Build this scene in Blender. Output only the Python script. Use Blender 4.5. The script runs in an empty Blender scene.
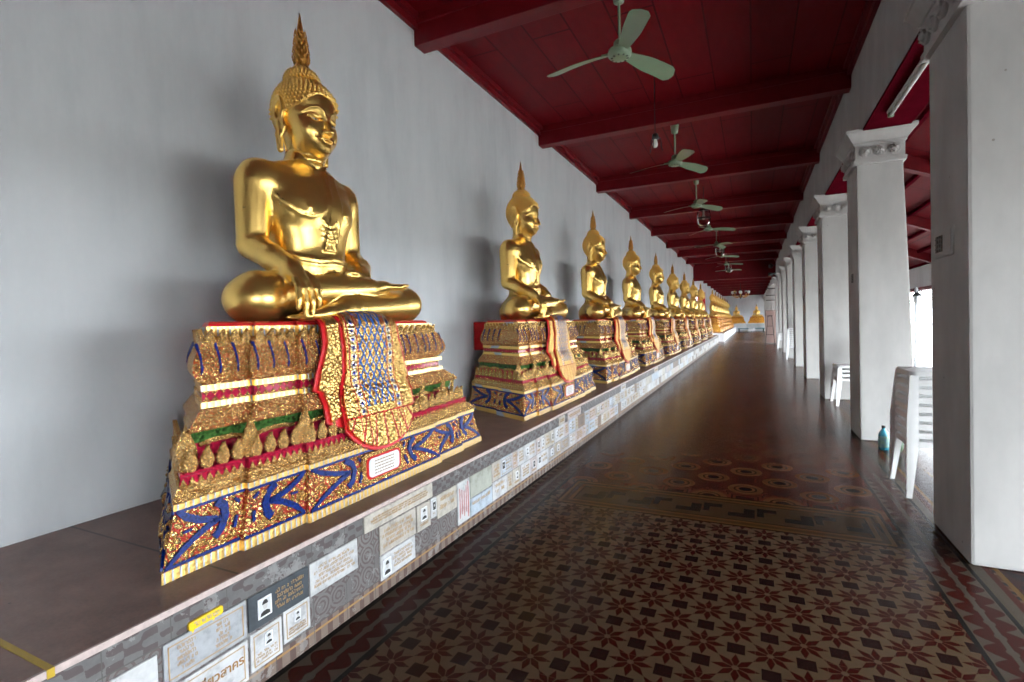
import bpy, bmesh, math, random
import numpy as np
from mathutils import Vector, Matrix
random.seed(7)
PI = math.pi
C = bpy.context.scene.collection
SC = bpy.context.scene

# ------------------------------------------------------------------ helpers
def link(name, me, mat=None, parent=None, smooth=False):
    o = bpy.data.objects.new(name, me)
    C.objects.link(o)
    if mat is not None and len(me.materials) == 0:
        for m in (mat if isinstance(mat, (list, tuple)) else [mat]):
            me.materials.append(m)
    if parent is not None:
        o.parent = parent
    if smooth:
        me.polygons.foreach_set('use_smooth', [True] * len(me.polygons))
    return o

def tag(o, label=None, cat=None, group=None, kind=None):
    if label: o['label'] = label
    if cat: o['category'] = cat
    if group: o['group'] = group
    if kind: o['kind'] = kind
    return o

def empty(name, loc=(0, 0, 0), rz=0.0):
    o = bpy.data.objects.new(name, None)
    C.objects.link(o)
    o.location = loc
    o.rotation_euler = (0, 0, rz)
    o.empty_display_size = .1
    return o

def copy_tree(o, parent=None):
    c = o.copy()
    C.objects.link(c)
    if parent is not None:
        c.parent = parent
    for ch in list(o.children):
        copy_tree(ch, c)
    return c

class MB:
    """collects polygons for one mesh"""
    def __init__(s):
        s.v = []; s.f = []; s.m = []; s.uv = None
    def add(s, vs, fs, mi=0):
        b = len(s.v)
        s.v.extend([tuple(p) for p in vs])
        s.f.extend([tuple(i + b for i in f) for f in fs])
        s.m.extend([mi] * len(fs))
    def box(s, x0, x1, y0, y1, z0, z1, mi=0, M=None):
        vs = [(x0,y0,z0),(x1,y0,z0),(x1,y1,z0),(x0,y1,z0),(x0,y0,z1),(x1,y0,z1),(x1,y1,z1),(x0,y1,z1)]
        if M is not None: vs = [M @ Vector(p) for p in vs]
        s.add(vs, [(0,3,2,1),(4,5,6,7),(0,1,5,4),(1,2,6,5),(2,3,7,6),(3,0,4,7)], mi)
    def tube(s, pts, r, n=10, caps=True, mi=0):
        pts = [Vector(p) for p in pts]
        rs = r if isinstance(r, (list, tuple)) else [r] * len(pts)
        rings = []
        up = Vector((0, 0, 1))
        prev = None
        for i, p in enumerate(pts):
            a = pts[max(i-1, 0)]; b = pts[min(i+1, len(pts)-1)]
            t = (b - a).normalized()
            if prev is None:
                u = up if abs(t.dot(up)) < .9 else Vector((1, 0, 0))
            else:
                u = prev
            x = (u - t * u.dot(t)).normalized(); prev = x
            y = t.cross(x)
            rings.append([p + (x*math.cos(2*PI*k/n) + y*math.sin(2*PI*k/n)) * rs[i] for k in range(n)])
        vs = [q for rg in rings for q in rg]
        fs = []
        for i in range(len(pts)-1):
            for k in range(n):
                k2 = (k+1) % n
                fs.append((i*n+k, i*n+k2, (i+1)*n+k2, (i+1)*n+k))
        if caps:
            fs.append(tuple(range(n-1, -1, -1)))
            fs.append(tuple((len(pts)-1)*n + k for k in range(n)))
        s.add(vs, fs, mi)
    def lathe(s, prof, n=24, c=(0, 0, 0), mi=0, M=None):
        vs = []; fs = []
        for r, z in prof:
            for k in range(n):
                a = 2*PI*k/n
                p = Vector((c[0]+r*math.cos(a), c[1]+r*math.sin(a), c[2]+z))
                vs.append(M @ p if M is not None else p)
        for i in range(len(prof)-1):
            for k in range(n):
                k2 = (k+1) % n
                fs.append((i*n+k, i*n+k2, (i+1)*n+k2, (i+1)*n+k))
        if prof[0][0] > 1e-5: fs.append(tuple(range(n-1, -1, -1)))
        if prof[-1][0] > 1e-5: fs.append(tuple((len(prof)-1)*n+k for k in range(n)))
        s.add(vs, fs, mi)
    def prism(s, poly, M, h, mi=0):
        """polygon in the local xy plane of M, extruded h along local z"""
        n = len(poly)
        vs = [M @ Vector((a, b, 0)) for a, b in poly] + [M @ Vector((a, b, h)) for a, b in poly]
        fs = [tuple(range(n-1, -1, -1)), tuple(range(n, 2*n))]
        fs += [(i, (i+1) % n, n+(i+1) % n, n+i) for i in range(n)]
        s.add(vs, fs, mi)
    def mesh(s, name):
        me = bpy.data.meshes.new(name)
        me.from_pydata(s.v, [], s.f)
        if any(s.m): me.polygons.foreach_set('material_index', s.m)
        me.update()
        return me
    def obj(s, name, mat, parent=None, smooth=False, bevel=0, angle=None):
        me = s.mesh(name)
        if bevel or angle is not None:
            bm = bmesh.new(); bm.from_mesh(me)
            bmesh.ops.remove_doubles(bm, verts=bm.verts, dist=1e-5)
            if bevel:
                es = [e for e in bm.edges if len(e.link_faces) == 2 and e.calc_face_angle(0) > .5]
                bmesh.ops.bevel(bm, geom=es, offset=bevel, segments=2, profile=.6, affect='EDGES', clamp_overlap=True)
            bm.normal_update()
            bm.to_mesh(me); bm.free()
        o = link(name, me, mat, parent, smooth or angle is not None)
        if angle is not None: sharpen(me, angle)
        return o

def sharpen(me, angle):
    bm = bmesh.new(); bm.from_mesh(me)
    for e in bm.edges:
        e.smooth = not (len(e.link_faces) == 2 and e.calc_face_angle(0) > angle)
    bm.to_mesh(me); bm.free()

def box_obj(name, b, mat, parent=None, bevel=0):
    m = MB(); m.box(*b); return m.obj(name, mat, parent, bevel=bevel)

# ------------------------------------------------------------------ materials
class NT:
    def __init__(s, name):
        s.mat = bpy.data.materials.new(name); s.mat.use_nodes = True
        s.t = s.mat.node_tree; s.b = s.t.nodes['Principled BSDF']
    def node(s, typ, **kw):
        n = s.t.nodes.new(typ)
        for k, v in kw.items(): setattr(n, k, v)
        return n
    def set(s, sock, v):
        if isinstance(v, bpy.types.NodeSocket): s.t.links.new(v, sock)
        elif v is not None:
            if hasattr(sock.default_value, '__len__') and not hasattr(v, '__len__'): v = [v]*len(sock.default_value)
            if hasattr(v, '__len__') and len(sock.default_value) == 4 and len(v) == 3: v = (*v, 1)
            sock.default_value = v
    def m(s, op, a, b=0.0, c=None):
        n = s.node('ShaderNodeMath', operation=op)
        s.set(n.inputs[0], a); s.set(n.inputs[1], b)
        if c is not None: s.set(n.inputs[2], c)
        return n.outputs[0]
    def add(s, a, b): return s.m('ADD', a, b)
    def sub(s, a, b): return s.m('SUBTRACT', a, b)
    def mul(s, a, b): return s.m('MULTIPLY', a, b)
    def lt(s, a, b): return s.m('LESS_THAN', a, b)
    def gt(s, a, b): return s.m('GREATER_THAN', a, b)
    def ab(s, a): return s.m('ABSOLUTE', a)
    def mx(s, a, b): return s.m('MAXIMUM', a, b)
    def mn(s, a, b): return s.m('MINIMUM', a, b)
    def fr(s, a): return s.m('FRACT', a)
    def band(s, a, lo, hi): return s.mul(s.gt(a, lo), s.lt(a, hi))
    def mix(s, f, a, b):
        n = s.node('ShaderNodeMix', data_type='RGBA')
        s.set(n.inputs['Factor'], f)
        s.set(n.inputs[6], a); s.set(n.inputs[7], b)
        return n.outputs[2]
    def pos(s):
        g = s.node('ShaderNodeNewGeometry'); x = s.node('ShaderNodeSeparateXYZ')
        s.t.links.new(g.outputs['Position'], x.inputs[0]); s.P = g.outputs['Position']
        return x.outputs
    def objc(s):
        g = s.node('ShaderNodeTexCoord'); x = s.node('ShaderNodeSeparateXYZ')
        s.t.links.new(g.outputs['Object'], x.inputs[0]); s.P = g.outputs['Object']
        return x.outputs
    def uv(s):
        g = s.node('ShaderNodeTexCoord'); x = s.node('ShaderNodeSeparateXYZ')
        s.t.links.new(g.outputs['UV'], x.inputs[0]); s.P = g.outputs['UV']
        return x.outputs
    def scale(s, v, sc):
        n = s.node('ShaderNodeVectorMath', operation='MULTIPLY')
        s.set(n.inputs[0], v); s.set(n.inputs[1], sc); return n.outputs[0]
    def noise(s, v, sc, detail=4, rough=.55, out='Fac'):
        n = s.node('ShaderNodeTexNoise'); s.set(n.inputs['Vector'], v)
        n.inputs['Scale'].default_value = sc; n.inputs['Detail'].default_value = detail; n.inputs['Roughness'].default_value = rough
        return n.outputs[out]
    def voro(s, v, sc, feature='F1', out='Distance', rnd=1.0):
        n = s.node('ShaderNodeTexVoronoi', feature=feature); s.set(n.inputs['Vector'], v)
        n.inputs['Scale'].default_value = sc; n.inputs['Randomness'].default_value = rnd
        return n.outputs[out]
    def ramp(s, f, stops):
        n = s.node('ShaderNodeValToRGB'); s.set(n.inputs[0], f)
        e = n.color_ramp.elements
        while len(e) < len(stops): e.new(.5)
        for el, (p, c) in zip(e, stops):
            el.position = p; el.color = (*c, 1) if len(c) == 3 else c
        return n.outputs[0]
    def bump(s, h, strength=.3, dist=.01):
        n = s.node('ShaderNodeBump'); s.set(n.inputs['Height'], h)
        n.inputs['Strength'].default_value = strength; n.inputs['Distance'].default_value = dist
        s.t.links.new(n.outputs[0], s.b.inputs['Normal'])
    def out(s, col=None, rough=None, metal=None, spec=None, **kw):
        if col is not None: s.set(s.b.inputs['Base Color'], col)
        if rough is not None: s.set(s.b.inputs['Roughness'], rough)
        if metal is not None: s.set(s.b.inputs['Metallic'], metal)
        if spec is not None: s.set(s.b.inputs['Specular IOR Level'], spec)
        for k, v in kw.items(): s.set(s.b.inputs[k], v)
        return s.mat

def plain(name, col, rough=.6, metal=0, var=.12, sc=12, bump=0):
    t = NT(name); t.objc()
    n = t.noise(t.P, sc)
    d = tuple(c*(1-var) for c in col); l = tuple(min(1, c*(1+var)) for c in col)
    c = t.mix(n, d, l)
    if bump: t.bump(n, bump)
    return t.out(c, rough, metal, spec=.2 if col[0] > 6*col[1] else .5)

def m_wall():
    t = NT('plaster_wall'); t.pos()
    big = t.noise(t.scale(t.P, (1, .9, .35)), 1.3, 6, .6)
    streak = t.noise(t.scale(t.P, (3.2, 3.2, .5)), 1.6, 6, .7)
    fine = t.noise(t.P, 45, 3)
    f = t.add(t.mul(big, .72), t.mul(streak, .30))
    c = t.ramp(f, [(.30, (.50, .515, .53)), (.5, (.63, .645, .655)), (.72, (.71, .72, .725))])
    t.bump(t.add(t.mul(big, .7), t.mul(fine, .12)), .35, .02)
    return t.out(c, .75, spec=.3)

def m_column():
    t = NT('column_plaster'); t.pos()
    big = t.noise(t.scale(t.P, (2, 2, .8)), 1.5, 5, .6)
    fine = t.noise(t.P, 60, 3)
    sp = t.voro(t.P, 5)
    c = t.ramp(big, [(.3, (.365, .354, .340)), (.7, (.465, .450, .432))])
    c = t.mix(t.lt(sp, .035), c, (.22, .20, .18))
    t.bump(t.add(t.mul(big, .5), t.mul(fine, .2)), .3, .01)
    return t.out(c, .7, spec=.2)

def m_planks(name, axis=0, w=.42, c0=(.072, .0014, .0030), c1=(.142, .0028, .0062)):
    t = NT(name); x = t.pos()
    u = t.m('DIVIDE', x[axis], w); k = t.m('FLOOR', u); f = t.fr(u)
    g = t.ab(t.sub(f, .5))
    groove = t.gt(g, .478)
    v = t.m('DIVIDE', t.add(x[1-axis], t.mul(k, 1.7)), 3.4)
    groove = t.mx(groove, t.gt(t.ab(t.sub(t.fr(v), .5)), .4965))
    n = t.noise(t.scale(t.P, (6, 1.2, 6) if axis == 0 else (1.2, 6, 6)), 2.5, 5, .65)
    r = t.fr(t.mul(k, .618))
    f2 = t.add(t.mul(n, .85), t.mul(r, .2))
    c = t.mix(f2, c0, c1)
    c = t.mix(groove, c, (.045, .002, .004))
    t.bump(t.sub(t.mul(n, .3), groove), .5, .015)
    return t.out(c, .6, spec=.10)

def m_gold(name, col=(1.0, .64, .19), rough=.29, bump=.06, sc=7):
    t = NT(name); t.objc()
    n = t.noise(t.P, sc, 5, .6); n2 = t.noise(t.P, 60, 3, .6)
    c = t.mix(n, tuple(v*.80 for v in col), tuple(min(1, v*1.06) for v in col))
    r = t.add(rough-.07, t.mul(t.add(t.mul(n, .7), t.mul(n2, .3)), .16))
    t.bump(n, bump, .02)
    return t.out(c, r, .94)

def m_relief(name, sc=48, gold=(1.0, .70, .24), red=(.30, .06, .015), th=.50, rough=.3, strength=1.0, metal=.86):
    """carved gilded ornament: lobes of gold leaf with red lacquer showing in the gaps"""
    t = NT(name); t.objc()
    w = t.noise(t.P, 9, 2, .5, 'Color')
    p = t.node('ShaderNodeVectorMath', operation='ADD'); t.set(p.inputs[0], t.P); t.set(p.inputs[1], t.scale(w, (.06, .06, .06)))
    e = t.voro(p.outputs[0], sc, 'DISTANCE_TO_EDGE')
    f = t.voro(p.outputs[0], sc*2.3, 'DISTANCE_TO_EDGE')
    gap = t.lt(e, th)
    lobe = t.mn(t.mul(e, 3.2), 1.0); fine = t.mn(t.mul(f, 4.0), 1.0)
    c = t.mix(fine, (gold[0]*.62, gold[1]*.42, gold[2]*.30), gold)
    c = t.mix(gap, c, red)
    h = t.add(lobe, t.mul(fine, .35))
    t.bump(h, strength, .006)
    return t.out(c, rough, t.mul(metal, t.sub(1, t.mul(gap, .85))))

def m_beads(name, sc, gold, dot, axis=1):
    """gilt strip with a row of small glass dots"""
    t = NT(name); x = t.objc()
    u = t.fr(t.mul(t.add(x[1], t.mul(x[0], .6)), sc)); n = t.noise(t.P, 85, 2)
    d = t.ab(t.sub(u, .5))
    bead = t.lt(d, .11)
    c = t.mix(n, tuple(q*.7 for q in gold), gold); c = t.mix(t.mul(bead, .8), c, dot)
    t.bump(t.add(t.mul(d, 1.5), t.mul(n, 1.2)), .45, .003)
    return t.out(c, .28, t.mul(.85, t.sub(1, t.mul(bead, .8))))

def m_mosaic(name, col, sc=110, dark=.25, rough=.12):
    """mirror-glass chips"""
    t = NT(name); t.objc()
    v = t.node('ShaderNodeTexVoronoi', feature='F1'); t.set(v.inputs['Vector'], t.P); v.inputs['Scale'].default_value = sc
    s = t.node('ShaderNodeSeparateColor'); t.t.links.new(v.outputs['Color'], s.inputs[0])
    c = t.mix(s.outputs[0], tuple(q*dark for q in col), col)
    t.bump(s.outputs[1], .5, .004)
    return t.out(c, rough, .0, spec=.18)

# ------------------------------------------------------------------ implicit surfaces -> mesh
class Field:
    def __init__(s, lo, hi, h):
        s.h = h; s.lo = np.array(lo, np.float32)
        n = [int(math.ceil((b-a)/h))+1 for a, b in zip(lo, hi)]
        s.ax = [(lo[i] + h*np.arange(n[i])).astype(np.float32) for i in range(3)]
        s.D = np.full(n, .3, np.float32)
    def blk(s, lo, hi, pad):
        sl = []
        for i in range(3):
            a = int(np.searchsorted(s.ax[i], lo[i]-pad)); b = int(np.searchsorted(s.ax[i], hi[i]+pad))
            sl.append(slice(max(a, 0), max(b, 0)))
        sl = tuple(sl)
        X = s.ax[0][sl[0]][:, None, None]; Y = s.ax[1][sl[1]][None, :, None]; Z = s.ax[2][sl[2]][None, None, :]
        return sl, X, Y, Z
    def union(s, sl, d, k):
        a = s.D[sl]
        if k <= 0: s.D[sl] = np.minimum(a, d); return
        h = np.clip(.5 + .5*(a-d)/k, 0, 1)
        s.D[sl] = a*(1-h) + d*h - k*h*(1-h)
    def cut(s, sl, d, k):
        a = s.D[sl]; b = -d
        h = np.clip(.5 - .5*(a-b)/k, 0, 1)
        s.D[sl] = a*(1-h) + b*h + k*h*(1-h)
    dy = 0.0
    def ell(s, c, r, k=.02, cut=False, tilt=None):
        c = (c[0], c[1]+s.dy, c[2])
        R = max(r); lo = [c[i]-R for i in range(3)]; hi = [c[i]+R for i in range(3)]
        sl, X, Y, Z = s.blk(lo, hi, .06)
        x, y, z = X-c[0], Y-c[1], Z-c[2]
        if tilt is not None:                       # rotation about y (pitch) then x (roll)
            ca, sa = math.cos(tilt[0]), math.sin(tilt[0]); x, z = ca*x + sa*z, -sa*x + ca*z
            ca, sa = math.cos(tilt[1]), math.sin(tilt[1]); y, z = ca*y + sa*z, -sa*y + ca*z
            if len(tilt) > 2:
                ca, sa = math.cos(tilt[2]), math.sin(tilt[2]); x, y = ca*x + sa*y, -sa*x + ca*y
        k0 = np.sqrt((x/r[0])**2 + (y/r[1])**2 + (z/r[2])**2)
        k1 = np.sqrt((x/r[0]**2)**2 + (y/r[1]**2)**2 + (z/r[2]**2)**2) + 1e-6
        d = (k0*(k0-1)/k1).astype(np.float32)
        (s.cut if cut else s.union)(sl, d, k)
    def caps(s, a, b, ra, rb, k=.02, flat=1.0, rings=(), cut=False):
        """tapered limb a->b; flat squeezes it in z; rings = (t, height, width) ridges round it"""
        a = (a[0], a[1]+s.dy, a[2]); b = (b[0], b[1]+s.dy, b[2])
        R = max(ra, rb)
        lo = [min(a[i], b[i])-R for i in range(3)]; hi = [max(a[i], b[i])+R for i in range(3)]
        sl, X, Y, Z = s.blk(lo, hi, .06)
        f = 1.0/flat
        ba = np.array([b[0]-a[0], b[1]-a[1], (b[2]-a[2])*f], np.float32); L2 = float((ba**2).sum())
        x, y, z = X-a[0], Y-a[1], (Z-a[2])*f
        t = (x*ba[0] + y*ba[1] + z*ba[2])/L2
        tc = np.clip(t, 0, 1)
        d = np.sqrt((x-tc*ba[0])**2 + (y-tc*ba[1])**2 + (z-tc*ba[2])**2)
        r = ra + (rb-ra)*tc
        for t0, hh, w in rings: r = r + hh*np.exp(-((t-t0)/w)**2)
        d = ((d-r)*min(1.0, flat)).astype(np.float32)
        (s.cut if cut else s.union)(sl, d, k)
    def chain(s, pts, rs, k=.02, flat=1.0):
        for i in range(len(pts)-1): s.caps(pts[i], pts[i+1], rs[i], rs[i+1], k, flat)
    def raise_(s, lo, hi, fn):
        sl, X, Y, Z = s.blk(lo, hi, 0)
        s.D[sl] -= fn(X, Y, Z).astype(np.float32)
    def mesh(s, name):
        D = s.D; n = np.array(D.shape)-1
        ins = D < 0
        cnt = np.zeros(n, np.int8)
        offs = [(i, j, k) for i in (0, 1) for j in (0, 1) for k in (0, 1)]
        for i, j, k in offs: cnt += ins[i:i+n[0], j:j+n[1], k:k+n[2]]
        act = (cnt > 0) & (cnt < 8)
        I = np.argwhere(act)
        idx = np.full(n, -1, np.int64); idx[act] = np.arange(len(I))
        V = {o: D[I[:, 0]+o[0], I[:, 1]+o[1], I[:, 2]+o[2]] for o in offs}
        acc = np.zeros((len(I), 3)); num = np.zeros(len(I))
        for o in offs:
            for ax in range(3):
                if o[ax] == 1: continue
                q = list(o); q[ax] = 1; q = tuple(q)
                a, b = V[o], V[q]; m = (a < 0) != (b < 0)
                t = np.where(m, a/np.where(m, a-b, 1), 0)
                p = np.array(o, float)[None, :].repeat(len(I), 0); p[:, ax] += t
                acc[m] += p[m]; num[m] += 1
        P = s.lo + s.h*(I + acc/num[:, None])
        F = []
        for ax in range(3):
            u, v = (ax+1) % 3, (ax+2) % 3
            a = [slice(1, -1)]*3; b = [slice(1, -1)]*3
            a[ax] = slice(0, -1); b[ax] = slice(1, None)
            A, B = ins[tuple(a)], ins[tuple(b)]
            E = np.argwhere(A != B)
            if not len(E): continue
            st = A[tuple(E.T)]
            g = E.copy(); g[:, u] += 1; g[:, v] += 1
            def cell(du, dv):
                c = g.copy(); c[:, u] += du; c[:, v] += dv
                return idx[tuple(c.T)]
            q = np.stack([cell(-1, -1), cell(0, -1), cell(0, 0), cell(-1, 0)], 1)
            q = np.where(st[:, None], q, q[:, ::-1])
            F.append(q)
        F = np.concatenate(F); F = F[(F >= 0).all(1)]
        # light smoothing
        e = np.concatenate([F[:, [0, 1]], F[:, [1, 2]], F[:, [2, 3]], F[:, [3, 0]]])
        for w in (.5, -.51, .5):
            S = np.zeros_like(P); N = np.zeros(len(P))
            for c in range(3): S[:, c] = np.bincount(e[:, 0], P[e[:, 1], c], len(P)) + np.bincount(e[:, 1], P[e[:, 0], c], len(P))
            N = np.bincount(e[:, 0], minlength=len(P)) + np.bincount(e[:, 1], minlength=len(P))
            P = P + w*(S/np.maximum(N, 1)[:, None] - P)
        me = bpy.data.meshes.new(name)
        me.vertices.add(len(P)); me.vertices.foreach_set('co', P.astype(np.float32).ravel())
        me.loops.add(len(F)*4); me.loops.foreach_set('vertex_index', F.astype(np.int32).ravel())
        me.polygons.add(len(F)); me.polygons.foreach_set('loop_start', np.arange(0, len(F)*4, 4, dtype=np.int32))
        me.update(calc_edges=True); me.validate()
        me.polygons.foreach_set('use_smooth', [True]*len(me.polygons))
        return me

def pline(A, B, pts):
    """distance in a plane from points (A,B) to a polyline"""
    d = None
    for (a0, b0), (a1, b1) in zip(pts[:-1], pts[1:]):
        va, vb = a1-a0, b1-b0; L = va*va+vb*vb
        t = np.clip(((A-a0)*va + (B-b0)*vb)/L, 0, 1)
        q = np.hypot(A-a0-t*va, B-b0-t*vb)
        d = q if d is None else np.minimum(d, q)
    return d

def g(d, w): return np.exp(-(d/w)**2)

CY = -.02   # the head's middle
HEADY, TORSOY, LEGY = -.045, -.068, .028

def statue_body():
    f = Field((-.30, -.84, -.01), (.56, .84, 1.02), .0085)
    f.dy = TORSOY
    # torso: stacked ellipses
    zz = np.array([-.05, .0, .15, .27, .36, .48, .60, .70, .78, .84, .89, .93, .96, 1.02])
    hw = np.array([.30, .32, .29, .235, .222, .245, .290, .325, .345, .350, .315, .205, .120, .10])
    hd = np.array([.19, .20, .19, .165, .160, .170, .185, .185, .170, .150, .125, .105, .10, .095])
    cx = np.array([.0, .0, .01, .03, .035, .03, .02, .01, .0, -.005, -.005, .0, .01, .02])
    sl, X, Y, Z = f.blk((-.3, -.5, -.01), (.3, .5, 1.02), 0)
    z1 = f.ax[2][sl[2]]
    H, Q, K = [np.interp(z1, zz, a)[None, None, :] for a in (hw, hd, cx)]
    n = 2.35
    q = (np.abs((X-K)/Q)**n + np.abs((Y-TORSOY)/H)**n)**(1/n)
    f.D[sl] = ((q-1)*np.minimum(H, Q)*.9).astype(np.float32)
    # chest
    for s in (-1, 1): f.ell((.125, .12*s, .66), (.075, .125, .10), .05)
    f.ell((.12, 0, .33), (.09, .17, .09), .06)
    # shoulders and arms (right arm = -y reaches down over the shin, left hand rests in the lap)
    for s in (-1, 1):
        f.ell((0, .315*s, .80), (.105, .11, .115), .04)
        f.caps((-.005, .345*s, .77), (.0, .365*s, .44), .098, .082, .018)
    f.chain([(.0, -.365, .43), (.15, -.372, .355), (.29, -.375, .295)], [.080, .070, .052], .016)
    f.chain([(.0, .365, .43), (.13, .335, .35), (.235, .245, .285)], [.080, .068, .050], .016)
    # seat, lap and legs
    f.dy = LEGY
    f.ell((.06, 0, .10), (.27, .52, .135), .05)
    f.ell((-.08, 0, .10), (.17, .42, .17), .06)
    fl = .92
    f.caps((-.04, .17, .15), (.16, .575, .122), .155, .136, .05, fl, ((.80, .006, .02), (.86, .006, .02)))
    f.caps((-.04, -.17, .15), (.16, -.575, .122), .155, .136, .05, fl, ((.62, .006, .02), (.68, .006, .02)))
    f.ell((.18, .60, .122), (.15, .15, .122), .05); f.ell((.18, -.60, .122), (.15, .15, .122), .05)
    # left leg lies in front, its foot showing under the right knee
    f.caps((.20, .60, .115), (.335, -.12, .070), .118, .074, .022, 1, ((.10, .006, .012), (.13, .006, .012), (.86, .006, .012), (.90, .006, .012)))
    f.caps((.335, -.12, .07), (.375, -.30, .050), .070, .050, .02, .85)
    f.caps((.375, -.30, .045), (.385, -.48, .030), .046, .030, .02, .8)
    for i in range(5):
        f.caps((.355+.017*i, -.46, .032), (.352+.018*i, -.545+.012*i, .026), .015, .011, .004)
    # right leg lies on top, sole turned up on the left thigh
    f.caps((.20, -.60, .150), (.285, .12, .205), .118, .074, .02, 1, ((.12, .006, .012),))
    f.caps((.285, .12, .205), (.300, .26, .225), .068, .052, .02, .8)
    f.caps((.300, .26, .225), (.310, .44, .232), .050, .034, .015, .6)
    for i in range(5):
        f.caps((.282+.016*i, .43, .240), (.280+.017*i, .515-.012*i, .244), .014, .011, .004)
    f.dy = TORSOY
    # right hand over the shin: palm, four fingers, thumb
    f.ell((.315, -.378, .262), (.045, .056, .05), .03)
    f.caps((.33, -.378, .27), (.372, -.378, .205), .042, .040, .02)
    for i, (L, sp) in enumerate(((.150, -.052), (.178, -.018), (.168, .016), (.135, .048))):
        y = -.378+sp; e = (-1.5+i)*.005
        f.chain([(.385, y, .218), (.415, y+e, .175), (.428, y+e*2, .218-L*.70), (.424, y+e*2.4, .218-L)], [.0185, .0180, .0165, .0135], .003)
    f.chain([(.345, -.322, .255), (.395, -.303, .215), (.418, -.295, .168)], [.022, .019, .014], .006)
    # left hand palm up in the lap
    f.ell((.235, .165, .262), (.065, .090, .028), .02, tilt=(0, 0, .15))
    for i, L in enumerate((.15, .17, .165, .13)):
        x = .187+.033*i
        f.chain([(x, .105, .268), (x+.004, .105-L*.5, .276), (x+.004, .105-L, .268)], [.0185, .0175, .0135], .003)
    f.chain([(.285, .175, .280), (.300, .09, .296), (.292, .02, .292)], [.021, .018, .014], .006)
    # robe: hem across the chest from the left shoulder, sash, girdle
    hem = [(.10, .95), (.045, .86), (.035, .76), (.0, .685), (-.06, .632), (-.13, .605), (-.20, .612), (-.27, .66), (-.34, .74)]
    def robe(X, Y, Z):
        Y = Y-TORSOY
        fr = np.clip((X+.02)/.05, 0, 1)
        d = pline(Y, Z, hem); d2 = pline(Y+.0, Z-.022, hem)
        r = .0065*g(d, .008) + .0055*g(d2, .008)
        yc = np.interp(Z, [.42, .93], [.0, .115]); hw_ = np.interp(Z, [.42, .93], [.060, .040])
        inside = np.clip((hw_ - np.abs(Y-yc))/.006, 0, 1)*np.clip((Z-.415)/.006, 0, 1)*np.clip((.93-Z)/.02, 0, 1)
        r = r + .0085*inside + .004*g(np.abs(np.abs(Y-yc)-hw_+.012), .005)*inside
        for pts in ([(-.045, .60), (-.022, .575), (0, .567), (.022, .575), (.045, .60)], [(-.050, .425), (-.022, .49), (.0, .545), (.022, .49), (.050, .425)],
                    [(0, .43), (0, .60)], [(-.045, .555), (.0, .535), (.045, .555)], [(-.048, .53), (0, .51), (.048, .53)], [(-.05, .50), (0, .478), (.05, .50)]):
            r = r + .007*g(pline(Y, Z, pts), .0065)
        belt = [(-.26, .40), (-.17, .372), (-.08, .362), (.02, .378), (.10, .372), (.17, .360), (.27, .39)]
        r = r + .009*g(pline(Y, Z, belt), .011) + .006*g(pline(Y, Z+.028, belt), .009)
        for s in (-1, 1): r = r + .012*g(np.hypot(Y-.145*s, Z-.655), .016)
        return r*fr*(Z > .3)
    f.raise_((-.02, -.38, .30), (.40, .26, .96), robe)
    def cut_bottom():
        Z = f.ax[2][None, None, :]
        f.D = np.maximum(f.D, .004 - Z).astype(np.float32)
    cut_bottom()
    return f.mesh('statue_body')

def hairline(X, ay):
    z0 = np.interp(ay, [0, .06, .11, .15, .18], [1.335, 1.325, 1.295, 1.245, 1.20])
    z0 = np.where(X < .06, 1.20, z0)
    return np.where(X < -.03, .99, z0)

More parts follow.
